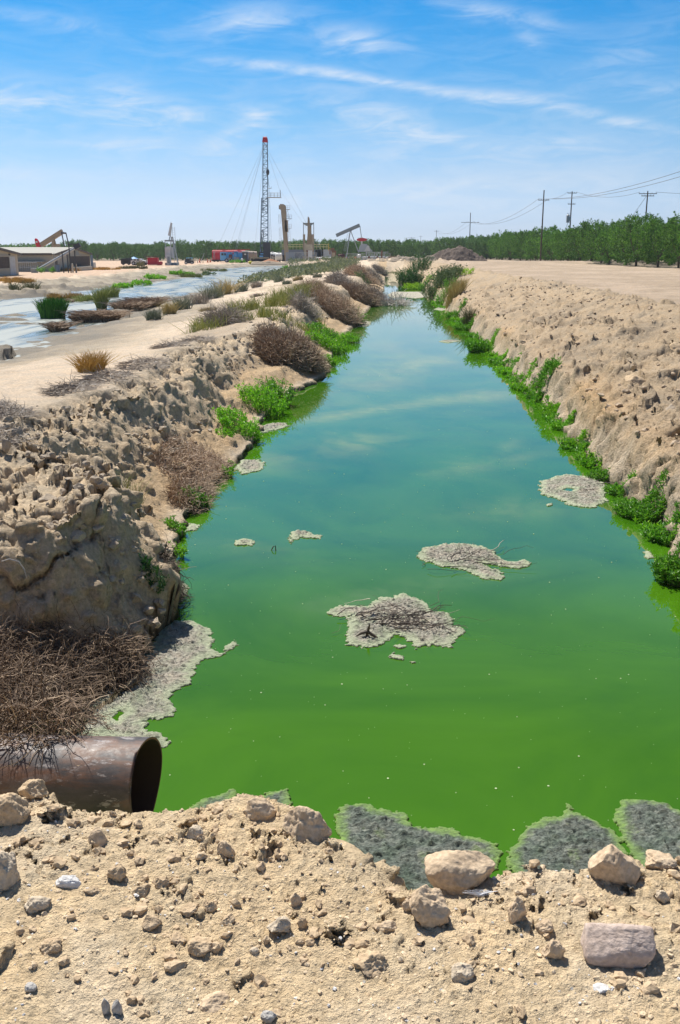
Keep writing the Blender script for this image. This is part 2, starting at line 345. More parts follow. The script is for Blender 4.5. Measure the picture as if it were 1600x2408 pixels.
def land(x, y, full=False):
    """ground height; with full=True also returns the zone masks"""
    x = np.asarray(x, float); y = np.asarray(y, float)
    big = fb2(x, y, 2.2, 3, 3); sm = fb2(x, y, .6, 3, 8); far = ss(y, 40, 90)
    s = xl(y) - x + sm * .10 + big * .12 * (1 - far); t = x - xr(y) + sm * .08 + big * .10
    Wc = wcrest(y) + fb2(x * .3, y, 1.3, 3, 21) * .38 * ss(y, 9, 11)
    # plateau left of the ditch, pond, fields
    dp = sdf_poly(x, y, POND) + big * .5 + sm * .2
    plat = .9 + .4 * np.maximum(ss(x, -16, -8), 1 - ss(y, 22, 50)) + fb2(x, y, 7, 3, 40) * .06
    shore = POND_Z + (plat - POND_Z) * (ss(dp, 0, 9.5) * .88 + ss(dp, 0, 1.2) * .12)
    bottom = POND_Z - .30 * ss(-dp, 0, 2.5) + np.maximum(0, fb2(x, y, 5, 4, 60) * .6 + fb2(x * .4, y, 1.2, 3, 61) * .3 + .10) * (1 - ss(y, 46, 66)) * ss(x, -26, -12)
    left = np.where(dp > 0, shore, bottom)
    # left bank of the ditch
    up = .5 * ss(s, Wc - .72, Wc + .12) + .5 * np.clip((s - Wc + .72) / .84, 0, 1)
    terr = .10 * ss(s, -.02, .06) + .32 * ss(s, .05, .9)
    rim = .03 * np.exp(-((s - Wc - .12) / .28) ** 2)
    bankL = terr * (1 - up) + left * up + rim * (1 - ss(y, 90, 150))
    low = .06 + .32 * ss(s, .3, 1.3) + 1.0 * ss(s, 1.3, 2.6)
    rl = np.clip((x + 2.45) / .9, 0, 1); kx = ss((y + sm * .22 + fb2(x, y, .35, 3, 77) * .14 - 6.42 - .25 * rl) / (.85 + .5 * rl), 0, 1); kx = .5 * kx + .5 * np.clip((y + sm * .2 - 6.42 - .25 * rl) / (.85 + .5 * rl), 0, 1)
    bankL = low * (1 - kx) + bankL * kx
    # right bank and right field
    bR = .78 * ss(t + fb2(x, y, .5, 3, 79) * .12, -.04, .40) + .20 * ss(t, .35, .95) + .28 * ss(t, .8, 2.4) + .38 * ss(t, 2.2, 4.6) - .36 * ss(t, 4.8, 7.0) - .02
    lump = (fb2(x, y, 1.4, 3, 90) * .16 + big * .08) * ss(t, .1, 1.2) * (1 - ss(t, 5, 7.5))
    bv, be = blocks(x + sm * .25, y * .8 + sm * .25, 1.15, 91)
    step = (bv - .5) * (.36 + .2 * (y < 20)) * ss(be, .02, .30) * ss(t, .45, .9) * (1 - ss(t, 2.4, 4.0)) * (1 - ss(y, 30, 60)); step = step + .10 * np.exp(-((t - 4.4) / .5) ** 2)
    bankR = bR + lump + step + fb2(x, y, 9, 3, 44) * .04 * ss(t, 6, 9)
    wid = np.maximum(xr(y) - xl(y), .2)
    inn = -np.minimum(np.minimum(-s, -t) * 1.1, .7)
    g = np.where(s > 0, bankL, np.where(t > 0, bankR, inn))
    end = ss(y, 158, 172)
    g = g * (1 - end) + (1.1 + .2 * ss(x, -4, 6) + .5 * np.exp(-((y - 172) / 6) ** 2)) * end * (x > -9) + g * end * (x <= -9)
    g = np.where((y > 150) & (x > xr(y)), np.maximum(g, 1.2), g)
    # near bank under the photographer
    yc = np.interp(x, CR_X, CR_Y) + fb2(x, y * 0, .22, 3, 33) * .05
    near = 1.585 + .02 * fb2(x, y, .9, 3, 50) + .005 * np.exp(-((y - yc + .12) / .13) ** 2) * (1 + sm) - np.clip(y - yc, 0, 9) * 1.25 - .05 * ss(yc - y, .25, 1.0)
    isn = near > g
    g = np.where(isn, near, g)
    if not full: return g
    return g, dict(s=s, t=t, Wc=Wc, dp=dp, near=isn, up=up, kx=kx, bv=bv, be=be, yc=yc)
def detail(x, y, M):
    """clods and roughness added on top of land()"""
    near = M['near'].astype(float); s, t, Wc, dp = M['s'], M['t'], M['Wc'], M['dp']
    left = ((s > 0) & ~M['near']); right = ((t > 0) & ~M['near'])
    rimm = ss(s, Wc - .55, Wc - .1) * (1 - ss(s, Wc + .15, Wc + .5)) * left * (1 - ss(y, 60, 100))
    mass = ss(s, -.1, .4) * (1 - ss(y, 9.2, 10.3)) * (y > 6.6) * left
    rimm = np.maximum(rimm, mass); terr = left * ss(s, .05, .3) * (1 - ss(s, Wc - .5, Wc - .2))
    road = left * ss(s, Wc + .3, Wc + 1.0) * (1 - mass)
    bk = right * ss(t, .05, .4) * (1 - ss(t, 4.6, 7.0)); fld = right * ss(t, 5.5, 7.5)
    d = np.zeros_like(x)
    def on(mask, fn, ymax, ymin=0):
        w = (mask > .01) & (y < ymax) & (y > ymin)
        if w.any(): d[w] += mask[w] * fn(x[w], y[w])
    crestzone = near * (.45 + .55 * ss(y, 1.9, 2.25)) ; patch = ss(fb2(x, y, .3, 3, 70), -.3, .3)
    on(near, lambda a, b: clods(a, b, .26, .30, 100, .5, .08, .26, .7), 4)
    on(crestzone * (.45 + .55 * patch), lambda a, b: 1.0 * clods(a, b, .085, .45, 104, .5, .12, .42, .6), 4)
    on(crestzone * (.5 + .5 * patch), lambda a, b: 1.0 * clods(a, b, .036, .6, 108, .5, .18, .46, .7), 4)
    on(near * (.6 + .4 * patch), lambda a, b: 1.3 * clods(a, b, .017, .55, 112, .6, .2, .5, .8), 3.4)
    on(near, lambda a, b: .012 * fb2(a, b, .13, 5, 114, .6) + .003 * fb2(a, b, .015, 2, 115), 4)
    def crack(a, b, cell, wd, dep):
        v, e = blocks(a + fb2(a, b, cell * .4, 3, 118) * cell * .3, b + fb2(a, b, cell * .4, 3, 119) * cell * .3, cell, 120); return -dep * (1 - ss(e, 0, wd))
    on(near * ss(y, 1.9, 2.2) * ss(fb2(x, y, .5, 2, 71), .0, .3), lambda a, b: crack(a, b, .2, .05, .012), 4)
    on(rimm, lambda a, b: .8 * clods(a, b, .55, .4, 130, .4, .2, .5, .7), 110)
    on(rimm, lambda a, b: 1.4 * clods(a, b, .20, .7, 134, .4, .2, .55, .9), 70)
    on(rimm, lambda a, b: 1.4 * clods(a, b, .09, .75, 138, .4, .2, .55, .9), 30)
    on(rimm, lambda a, b: 1.2 * clods(a, b, .04, .7, 142, .45, .2, .55, .9), 15)
    d -= rimm * .22
    on(terr, lambda a, b: clods(a, b, .28, .45, 150, .5, .2, .5, .7) + clods(a, b, .1, .5, 151, .5, .2, .5, .7) + .05 * fb2(a, b, .3, 3, 152), 50)
    on(road * .8, lambda a, b: .035 * fb2(a * 1.8, b * .55, .9, 4, 160) + .012 * fb2(a, b, .12, 3, 161), 90)
    on(road * ss(dp, 12, 2) * .8, lambda a, b: .10 * fb2(a, b * .6, .9, 4, 163), 230)
    on(bk, lambda a, b: 1.0 * clods(a, b, .8, .25, 170, .4, .12, .34, .8), 160)
    on(bk, lambda a, b: 1.1 * clods(a, b, .34, .6, 174, .4, .12, .42, .8), 110)
    on(bk, lambda a, b: 1.25 * clods(a, b, .14, .6, 178, .4, .14, .45, .9), 60)
    on(bk, lambda a, b: 1.3 * clods(a, b, .055, .6, 182, .45, .2, .5, .9) + .045 * fb2(a, b, .4, 5, 183, .6), 26)
    on(fld, lambda a, b: .09 * fb2(a * .4, b * 1.4, 1.8, 4, 190) + .05 * fb2(a, b, .5, 4, 191), 260)
    fl = ((dp > .3) & left & (x < -12)).astype(float)
    on(fl * (1 - ss(dp, 6, 12)), lambda a, b: .22 * fb2(a, b, 1.6, 4, 195) + clods(a, b, 1.1, .4, 196, .5, .2, .5, .5), 230)
    on(np.exp(-((y - 172) / 9) ** 2) * (np.abs(x - 6) < 14), lambda a, b: .45 * np.abs(fb2(a, b, 2.2, 4, 197)) + clods(a, b, 1.2, .5, 198, .5, .2, .5, .6), 230)
    return d, rimm, terr, road, bk, fld
def ground_z(x, y):
    x = np.atleast_1d(np.asarray(x, float)); y = np.atleast_1d(np.asarray(y, float)); g, M = land(x, y, True); return g + detail(x, y, M)[0]
def gz(x, y): return float(ground_z(x, y)[0])

def build_ground():
    ys = [-60, -30, -14, -6, -2, -.5, .3, .8, 1.1]; y = 1.3
    while y < 1180:
        ys.append(y)
        k = .0026 if y < 4.2 else .006 if y < 6.5 else .0013 if y < 7.25 else .0028 if y < 14 else .0036 if y < 60 else .006 if y < 260 else .05
        y *= 1 + k
    ys = np.array(ys); tt = np.linspace(-.44, .44, 560); out = .44 * np.geomspace(1, 12, 40)[1:]; tt = np.concatenate([-out[::-1], tt, out])
    wy = np.sqrt(ys ** 2 + .6); wy = np.where(ys < 0, np.maximum(wy, 3), wy)
    X = tt[None, :] * wy[:, None]; Y = np.repeat(ys[:, None], len(tt), 1); nr, nc = X.shape
    X = np.clip(X, -1000, 1000) + tt[None, :] * .5; x = X.ravel(); y = Y.ravel(); g, M = land(x, y, True); d, rimm, terr, road, bk, fld = detail(x, y, M)
    G0 = np.stack([x, y, g], 1).reshape(nr, nc, 3); N0 = np.cross(np.gradient(G0, axis=1), np.gradient(G0, axis=0)); N0 /= np.linalg.norm(N0, axis=2, keepdims=True) + 1e-12; st0 = ss(1 - N0[:, :, 2].ravel(), .15, .45)
    d = d * (1 - .85 * st0 * (y < 70)); z = g + d; P = np.stack([x, y, z], 1); G = P.reshape(nr, nc, 3)
    N = np.cross(np.gradient(G, axis=1), np.gradient(G, axis=0)); N /= np.linalg.norm(N, axis=2, keepdims=True) + 1e-12; N = N.reshape(-1, 3)
    steep = ss(1 - N[:, 2], .25, .6); steep = np.maximum(steep, st0); w = ((steep > .02) & (y < 60) & (y > 1.4) & (z > -.1))
    if w.any():
        q = P[w]; mag = np.clip((y[w] - 1) * .05, .03, .16)
        near_ = y[w] < 22; dd = fb3(q, .5, 4, 200) * mag * .9
        dd += clods3(q, .34, .55, 210) * .6 * ss(mag, .02, .1) + clods3(q, .13, .6, 211) * .65; dd[near_] += clods3(q[near_], .05, .75, 212) * 1.3
        ck = np.abs(fb3(q, .6, 3, 205)); dd -= (1 - ss(ck, 0, .045)) * mag * .5 + .03
        P[w] += N[w] * (dd * steep[w])[:, None]
    i = np.arange(nr - 1)[:, None] * nc + np.arange(nc - 1)[None, :]; i = i.ravel()
    me = raw_mesh('ground', P, [np.stack([i, i + 1, i + nc + 1, i + nc], 1)], True)
    # what the soil itself is, by place: fill, sand track, spoil bank, grey mud, clay of the cut faces; the orchard floor also carries painted tree shade
    def C(*c): return np.array(c)[None, :]
    n1 = fb2(x, y, 3.5, 4, 300)[:, None] * .5 + .5; n2 = fb2(x, y, .5, 4, 301)[:, None] * .5 + .5
    sand = C(.60, .49, .37); Cc = np.repeat(C(.50, .41, .30), len(x), 0)
    def lay(c, m):
        nonlocal Cc; m = np.clip(m, 0, 1); m = m[:, None] if m.ndim == 1 else m; Cc = Cc * (1 - m) + c * m
    lay(C(.50, .36, .25), ((x < -12) & (y > 60)) * ss(M['dp'], 6, 11))
    lay(sand, road * ss(M['dp'], 2, 5)); lay(C(.35, .275, .20), fld); lay(C(.42, .33, .245), fld * ss(n1[:, 0], .4, .7))
    lay(C(.36, .29, .21), road * ss(fb2(x * 1.4, y * .5, 2.6, 5, 304), .0, .22) * .7)
    lay(C(.40, .31, .21), bk); lay(C(.33, .265, .19), bk * ss(fb2(x, y, 1.1, 4, 308), .08, .3) * .7); lay(C(.50, .33, .17), bk * (1 - ss(M['t'], .2, 1.0)) * ss(n1[:, 0], .45, .7) * .7)
    lay(C(.54, .435, .305), rimm * .9); lay(C(.46, .34, .21), terr); lay(C(.53, .42, .29), steep * (M['s'] > 0) * .8)
    lay(C(.72, .565, .365), M['near'] * 1.0); lay(C(.72, .60, .44), M['near'] * ss(n2[:, 0], .45, .7) * .6)
    fb_ = (x < -13) & (y > 55) & (M['s'] > 2.5); lay(C(.33, .29, .225), fb_ * (1 - ss(M['dp'], 5.5, 8))); lay(C(.20, .175, .14), fb_ * (1 - ss(M['dp'], 5.5, 8)) * ss(fb2(x, y, 2.2, 4, 307), -.05, .2) * .8); lay(C(.50, .37, .27), (x < -20) & (y > 80) & (M['dp'] > 8))
    mud = (1 - ss(M['dp'] + fb2(x, y, 3, 4, 303) * 3.5, -.2, 2.8)) * (M['s'] > 2.5); lay(C(.15, .138, .12), mud * .92)
    lay(C(.30, .27, .22), (1 - ss(M['dp'] + fb2(x, y, 2, 4, 305) * 4, 1, 7)) * ss(x, -22, -14) * (M['s'] > 2.5) * .5)
    lay(C(.10, .095, .045), (1 - ss(P[:, 2], .01, .10 )) * (M['s'] < 2.5) * (y < 200))
    lay(C(.24, .20, .155), np.maximum(ss(x, 41.5, 43.5) * (y > 90), ss(y, 285, 291)) * .85)  # greyish orchard floor, with the shade under the trees painted into its colour
    Cc = np.clip(Cc * (.94 + .2 * n2), 0, .82)
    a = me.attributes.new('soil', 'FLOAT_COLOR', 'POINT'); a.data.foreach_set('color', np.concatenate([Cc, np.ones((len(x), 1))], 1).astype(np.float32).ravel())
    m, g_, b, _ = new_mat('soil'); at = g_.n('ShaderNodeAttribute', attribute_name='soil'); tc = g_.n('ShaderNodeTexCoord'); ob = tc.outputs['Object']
    f1 = g_.noise(ob, 26, 8, .68); f2 = g_.noise(ob, 3.2, 6, .6); f3 = g_.noise(ob, 150, 3, .6)
    c = g_.mix(1.0, at.outputs['Color'], g_.ramp(f1, [(.3, .70), (.7, 1.34)]), 'MULTIPLY')
    c = g_.mix(1.0, c, g_.ramp(f2, [(.3, (.90, .93, .97)), (.7, (1.10, 1.05, .98))]), 'MULTIPLY')
    peb = g_.n('ShaderNodeTexVoronoi'); peb.inputs['Scale'].default_value = 34; g_.set(peb.inputs['Vector'], ob)
    pm = g_.m('MULTIPLY', g_.m('LESS_THAN', peb.outputs['Distance'], .13), g_.m('GREATER_THAN', g_.n('ShaderNodeSeparateColor', i_0=peb.outputs['Color']).outputs[0], .8))
    c = g_.mix(pm, c, (.62, .58, .52)); g_.set(b.inputs['Base Color'], c)
    b.inputs['Roughness'].default_value = .95; b.inputs['Specular IOR Level'].default_value = .12
    bump(g_, b, g_.m('ADD', g_.m('MULTIPLY', f1, .8), g_.m('MULTIPLY', f3, .25)), 1.0, .05)
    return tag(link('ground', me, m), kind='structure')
ground = build_ground()

# ------------------------------------------------------------------ water
def water_mat(name, base, base2, rough, bs, scale=1.0):
    m, g, b, _ = new_mat(name); tc = g.n('ShaderNodeTexCoord'); ob = tc.outputs['Object']
    n = g.noise(ob, .38 * scale, 6, .62, 1.2); g.set(b.inputs['Base Color'], g.mix(g.ramp(n, [(.32, 0.0), (.60, 1.0)]), base, base2))
    b.inputs['Roughness'].default_value = rough; b.inputs['IOR'].default_value = 1.6; b.inputs['Specular IOR Level'].default_value = .5
    w = g.noise(ob, 2.2, 3, .5); bump(g, b, w, bs, .02); return m, g, b
wm, g, b = water_mat('green_water', (.032, .112, .005), (.053, .155, .006), .012, .018)
yy = np.array([0, 2, 4, 6, 7.4, 9, 12, 16, 20, 25, 30, 36, 47, 63, 80, 110, 157, 178.])
V = np.concatenate([np.stack([xl(yy) - 1.3, yy, yy * 0], 1), np.stack([xr(yy) + 1.0, yy, yy * 0], 1)]); n = len(yy); i = np.arange(n - 1)
tag(link('ditch_water', raw_mesh('ditch_water', V, [np.stack([i, i + n, i + n + 1, i + 1], 1)]), wm), kind='structure')
pm_, g, b = water_mat('pond_water', (.24, .28, .24), (.16, .20, .16), .10, .05, .3)
tc = g.n('ShaderNodeTexCoord'); mp = g.n('ShaderNodeMapping', i_0=tc.outputs['Object']); mp.inputs['Scale'].default_value = (.5, .12, 1)
sc_ = g.ramp(g.noise(mp.outputs[0], 1.0, 7, .65, .8), [(.38, 0.0), (.56, 1.0)])
g.set(b.inputs['Base Color'], g.mix(sc_, (.085, .10, .08), (.22, .245, .225))); g.set(b.inputs['Roughness'], g.m('ADD', g.m('MULTIPLY', sc_, .5), .06))
pp = np.array(POND); ctr = pp.mean(0); pv = [(p[0] + (1.6 if p[0] > -16 and p[1] < 215 else -1.6 if p[0] > -50 else 0), p[1] + (2 if p[1] > 190 else 0), POND_Z) for p in POND]
tag(link('pond_water', raw_mesh('pond_water', np.array(pv), [np.array([list(range(len(pv)))])]), pm_), kind='structure')

# ------------------------------------------------------------------ floating algae
def algae_material(name, dark, mid, light, edge):
    m, g, b, _ = new_mat(name); tc = g.n('ShaderNodeTexCoord'); ob = tc.outputs['Object']; at = g.n('ShaderNodeAttribute', attribute_name='rim')
    mp = g.n('ShaderNodeMapping', i_0=ob); mp.inputs['Scale'].default_value = (1, 1.7, 1); n1 = g.noise(mp.outputs[0], 26, 7, .75, .8); n2 = g.noise(ob, 4.5, 5, .6)
    c = g.ramp(n1, [(.30, dark), (.46, mid), (.64, light)]); c = g.mix(1.0, c, g.ramp(n2, [(.32, (.74, .86, .70)), (.5, (1.0, 1.0, .96)), (.68, (1.16, 1.04, 1.0))]), 'MULTIPLY')
    lime = g.m('MULTIPLY', g.ramp(n2, [(.60, 0.0), (.70, 1.0)]), .45)
    f = g.m('MAXIMUM', g.m('MULTIPLY', at.outputs['Fac'], g.ramp(n1, [(.3, .4), (.6, 1.0)])), lime)
    g.set(b.inputs['Base Color'], g.mix(f, c, edge)); b.inputs['Roughness'].default_value = .75; b.inputs['Specular IOR Level'].default_value = .25
    bump(g, b, n1, 1.0, .03); return m
alg_pale = algae_material('sunbleached_algae', (.05, .048, .04), (.34, .32, .27), (.58, .55, .46), (.46, .52, .33))
alg_dark = algae_material('dark_algae', (.025, .034, .028), (.12, .145, .13), (.31, .345, .30), (.26, .42, .10))
def algae(poly, label, mat, cell=None, holes=(), group='algae mats floating on the ditch', thick=.02, name='algae_mat', rag=1.0, z=0.0, disp=True):
    P = np.array([U(u, v, z) for u, v in poly]) if disp else np.array(poly); H = [np.array([U(u, v, z) for u, v in h]) for h in holes]
    lo = P.min(0) - .1; hi = P.max(0) + .1; sz = hi - lo; cell = cell or max(.007, math.sqrt(sz[0] * sz[1] / 45000))
    nx, ny = int(sz[0] / cell) + 2, int(sz[1] / cell) + 2; X, Y = np.meshgrid(lo[0] + np.arange(nx) * cell, lo[1] + np.arange(ny) * cell); x, y = X.ravel(), Y.ravel()
    rg = rag * min(.05, .09 * math.sqrt(sz[0] * sz[1]))
    sd_ = -sdf_poly(x, y, P) + fb2(x, y, rg * 4.5, 6, 400, .72) * rg * 2.2 + fb2(x, y, .028, 2, 404) * .022 * rag
    for h in H: sd_ = np.minimum(sd_, sdf_poly(x, y, h) + fb2(x, y, .05, 2, 401) * .02)
    hgt = thick * ss(sd_, 0, rg * .6) * .4 + thick * ss(sd_, 0, .12) * (.2 + 1.9 * np.abs(fb2(x, y * 1.6, .05, 3, 402))) + .6 * thick * ss(sd_, .02, .2) * (fb2(x, y, .3, 3, 403) * .8 + .2)
    ctr = np.array([(lo[0] + hi[0]) / 2, (lo[1] + hi[1]) / 2]); keep = (sd_ > 0).reshape(ny, nx); q = keep[:-1, :-1] & keep[1:, :-1] & keep[:-1, 1:] & keep[1:, 1:]
    r, c = np.nonzero(q); i = r * nx + c; F = np.stack([i, i + 1, i + nx + 1, i + nx], 1); used = np.unique(F); mp = np.full(nx * ny, -1); mp[used] = np.arange(len(used)); F = mp[F]; n = len(used)
    Vt = np.stack([x[used] - ctr[0], y[used] - ctr[1], .004 + np.maximum(hgt[used], 0)], 1); Vb = Vt.copy(); Vb[:, 2] = -.012
    E = np.concatenate([F[:, [0, 1]], F[:, [1, 2]], F[:, [2, 3]], F[:, [3, 0]]]); key = np.sort(E, 1); kk = key[:, 0] * n + key[:, 1]; un, idx, cnt = np.unique(kk, return_index=True, return_counts=True); B = E[idx[cnt == 1]]
    me = raw_mesh(name, np.vstack([Vt, Vb]), [F, np.stack([B[:, 1], B[:, 0], B[:, 0] + n, B[:, 1] + n], 1)], True)
    a = me.attributes.new('rim', 'FLOAT', 'POINT'); rm = 1 - ss(sd_[used], .01, .12 * rag + .02); a.data.foreach_set('value', np.concatenate([rm, rm]).astype(np.float32))
    return tag(link(name, me, mat, None, (ctr[0], ctr[1], z)), label, 'algae mat', group)
algae([(372, 1450), (400, 1430), (440, 1435), (480, 1450), (485, 1470), (510, 1505), (540, 1472), (549, 1480), (522, 1514), (470, 1522), (455, 1550), (452, 1580), (410, 1592), (385, 1608), (417, 1640), (400, 1655), (350, 1665), (345, 1685), (372, 1690), (382, 1708), (372, 1722), (330, 1715), (170, 1690), (230, 1600), (300, 1550), (350, 1500)], 'large pale grey algae mat by the rusty pipe and dry brush, with a hooked tip', alg_pale, holes=[[(256, 1655), (275, 1640), (285, 1645), (270, 1662)]])
algae([(738, 1415), (770, 1400), (805, 1397), (845, 1398), (880, 1378), (930, 1372), (980, 1385), (985, 1400), (1000, 1410), (1035, 1415), (1050, 1440), (1072, 1460), (1060, 1480), (1040, 1492), (1000, 1488), (960, 1496), (930, 1478), (915, 1466), (890, 1490), (850, 1497), (798, 1488), (797, 1475), (805, 1440), (808, 1422), (770, 1418)], 'broad grey algae mat in mid water under a tangle of dead twigs', alg_pale)
algae([(968, 1280), (985, 1265), (1020, 1255), (1060, 1255), (1110, 1262), (1150, 1280), (1175, 1297), (1210, 1290), (1222, 1300), (1205, 1310), (1160, 1308), (1112, 1300), (1162, 1322), (1155, 1338), (1110, 1335), (1060, 1315), (1010, 1308), (975, 1290)], 'forked grey algae mat with a green patch and dark twigs lying across it', alg_pale)
algae([(1238, 1130), (1250, 1110), (1300, 1095), (1350, 1098), (1395, 1115), (1400, 1150), (1380, 1170), (1340, 1170), (1290, 1155), (1250, 1140)], 'oval pinkish grey algae mat with a water hole, beside the right bank', alg_pale, holes=[[(1297, 1130), (1308, 1124), (1324, 1127), (1318, 1134)]])
algae([(545, 1250), (560, 1244), (592, 1250), (580, 1258), (550, 1257)], 'small pale scrap of algae left of the thin hooked one', alg_pale)
algae([(657, 1245), (675, 1228), (700, 1224), (715, 1233), (737, 1235), (735, 1241), (700, 1240), (668, 1252)], 'thin hooked scrap of pale algae in the left half of the water', alg_pale)
algae([(895, 1511), (905, 1506), (930, 1514), (928, 1522), (900, 1518)], 'small algae scrap just below the twig covered mat', alg_pale)
algae([(937, 1526), (945, 1522), (952, 1527), (945, 1532)], 'tiny round algae scrap below and right of the small scrap under the twig covered mat', alg_pale)
algae([(907, 1490), (915, 1486), (930, 1491), (915, 1496)], 'tiny algae crumb at the lower edge of the twig covered mat', alg_pale)
algae([(765, 1880), (790, 1850), (850, 1850), (870, 1870), (935, 1875), (960, 1900), (1020, 1915), (1050, 1922), (1100, 1930), (1150, 1945), (1157, 1962), (1145, 2010), (1020, 2080), (940, 2085), (860, 2050), (780, 1980)], 'dark green algae mat with lime edge against the near bank, left of the large boulder', alg_dark, rag=.7)
algae([(1165, 1985), (1190, 1925), (1240, 1890), (1290, 1880), (1300, 1850), (1312, 1843), (1325, 1870), (1370, 1895), (1410, 1905), (1445, 1960), (1480, 2030), (1400, 2080), (1200, 2080), (1170, 2030)], 'dark grey algae mat with lime edge between the two near boulders', alg_dark, rag=.7)
algae([(1420, 1860), (1435, 1848), (1500, 1845), (1568, 1868), (1640, 1900), (1640, 2060), (1500, 2060), (1462, 1990), (1425, 1925), (1415, 1885)], 'dark algae mat in the lower right corner of the water', alg_dark, rag=.7)
algae([(425, 1868), (480, 1835), (510, 1826), (540, 1820), (545, 1840), (562, 1880), (500, 1920), (425, 1900)], 'small grey green algae mat behind the near bank, nearest the pipe mouth', alg_dark, rag=.7)
algae([(598, 1836), (630, 1827), (668, 1818), (665, 1850), (650, 1900), (600, 1890)], 'small ragged green algae mat behind the near bank, second right of the pipe', alg_dark, rag=.7)
algae([(540, 1082), (560, 1062), (600, 1060), (612, 1072), (600, 1085), (560, 1095)], 'pale algae fringe at the foot of the long dry brush patch', alg_pale)
algae([(590, 990), (620, 976), (660, 976), (667, 982), (640, 990), (600, 998)], 'pale algae tongue off the left bank below the bright weeds', alg_pale)
algae([(398, 1360), (410, 1342), (430, 1355), (426, 1380), (405, 1396)], 'pale algae clinging below the dark hanging roots', alg_pale)
algae([(430, 1225), (440, 1207), (462, 1210), (455, 1222)], 'scrap of pale algae in front of the small leafy weeds on the left', alg_pale)
algae([(1010, 787), (1035, 784), (1063, 786), (1035, 790)], 'thin flat scrap of grey algae far up the ditch', alg_pale)
algae([(1000, 713), (1012, 709), (1035, 712), (1020, 716)], 'far white scrap of algae by the right bank weeds', alg_pale)
algae([(893, 680), (905, 673), (985, 673), (1012, 679), (990, 684), (960, 688), (925, 684), (905, 687)], 'pale green scum sheet across the far ditch', alg_pale, rag=.5)
algae([(828, 747), (840, 740), (856, 742), (850, 752), (835, 753)], 'small white algae clump at the far left bank', alg_pale)
algae([(1480, 1285), (1492, 1272), (1510, 1276), (1512, 1288), (1495, 1294)], 'small whitish scrap of algae near the right edge by dark leaves', alg_pale)
algae([(1260, 1163), (1270, 1161), (1274, 1165), (1264, 1167)], 'tiny white flake of algae below the oval mat', alg_pale)
# white flecks adrift: far too many and small to count
rng = np.random.default_rng(5); n = 900; yy = 4.3 + 26 * rng.random(n) ** 1.7; xx = xl(yy) + .1 + (xr(yy) - xl(yy) - .2) * rng.random(n); c = np.stack([xx, yy, yy * 0 + .0015], 1); r = (.0016 + .005 * rng.random(n) ** 5) * (1 + yy * .02)
t_ = np.arange(6) * math.pi / 3; ring = np.stack([np.cos(t_), np.sin(t_), 0 * t_], 1); Vt = c[:, None, :] + ring[None] * r[:, None, None]; Vb = Vt * (1, 1, 0) + (0, 0, -.002)
Vt[:, :, 2] += r[:, None] * .3; i = np.arange(n)[:, None] * 12; j = np.arange(6)[None, :]; side = np.stack([i + j, i + (j + 1) % 6, i + 6 + (j + 1) % 6, i + 6 + j], -1).reshape(-1, 4)
tag(link('floating_flecks', raw_mesh('floating_flecks', np.stack([Vt, Vb], 1).reshape(-1, 3), [(i + j), side]), paint('fleck', (.46, .55, .32), .6)), 'tiny pale flecks adrift all over the green water', 'flecks', None, 'stuff')

# ------------------------------------------------------------------ stones and clods
_ico = {}
def ico(n):
    if n not in _ico:
        import bmesh
        bm = bmesh.new(); bmesh.ops.create_icosphere(bm, subdivisions=n, radius=1.0); bm.verts.ensure_lookup_table()
        _ico[n] = (np.array([v.co[:] for v in bm.verts]), np.array([[v.index for v in f.verts] for f in bm.faces])); bm.free()
    return _ico[n]
def stone_geo(sx, sy, sz, seed, cuts=9, rough=.10, n=5, boxy=0.0, taper=.22):
    V, Fc = ico(n); V = V.copy(); rg = np.random.default_rng(seed)
    if boxy: V = np.sign(V) * np.abs(V) ** (1 - boxy) ; V /= np.max(np.abs(V), axis=0)
    if not boxy: cuts += 4
    for _ in range(cuts):
        d = rg.normal(size=3); d /= np.linalg.norm(d); k = V @ d; lim = rg.uniform(.52, .86) * (1.25 if boxy else 1); w = k > lim; V[w] -= np.outer((k[w] - lim) * .9, d)
    nn = V / np.linalg.norm(V, axis=1, keepdims=True)
    V = V + nn * (fb3(V + seed * 3.7, .8, 3, seed) * rough + fb3(V + seed, .25, 5, seed + 1, .68) * rough * 1.1 + np.minimum(0, np.abs(fb3(V + seed * 2, .6, 2, seed + 7)) - .06)[:] * rough * 2.5)[:, None]
    if boxy: taper = .06
    V[:, :2] *= (1 - taper * V[:, 2:3]); V /= np.abs(V).max(0)
    return V * np.array((sx, sy, sz)) * .5, Fc
def stone_mat(name, c, c2, bm=.006, dust=.5):
    m, g, b, _ = new_mat(name); tc = g.n('ShaderNodeTexCoord'); ob = tc.outputs['Object']; ge = g.n('ShaderNodeNewGeometry'); sz_ = g.n('ShaderNodeSeparateXYZ', i_0=ge.outputs['Normal'])
    n1 = g.noise(ob, 18, 7, .65); n2 = g.noise(ob, 75, 4, .6); cc = g.mix(g.ramp(n1, [(.35, 0.0), (.65, 1.0)]), c, c2); cc = g.mix(1.0, cc, g.ramp(n2, [(.3, .8), (.7, 1.15)]), 'MULTIPLY')
    g.set(b.inputs['Base Color'], cc); b.inputs['Roughness'].default_value = .92; b.inputs['Specular IOR Level'].default_value = .15
    bump(g, b, g.m('ADD', n1, g.m('MULTIPLY', n2, .5)), .9, bm); return m
m_tan = stone_mat('tan_clod', (.53, .395, .26), (.64, .50, .345)); m_pink = stone_mat('pinkish_stone', (.50, .39, .32), (.58, .47, .40)); m_brown = stone_mat('brown_clod', (.47, .345, .215), (.58, .445, .295))
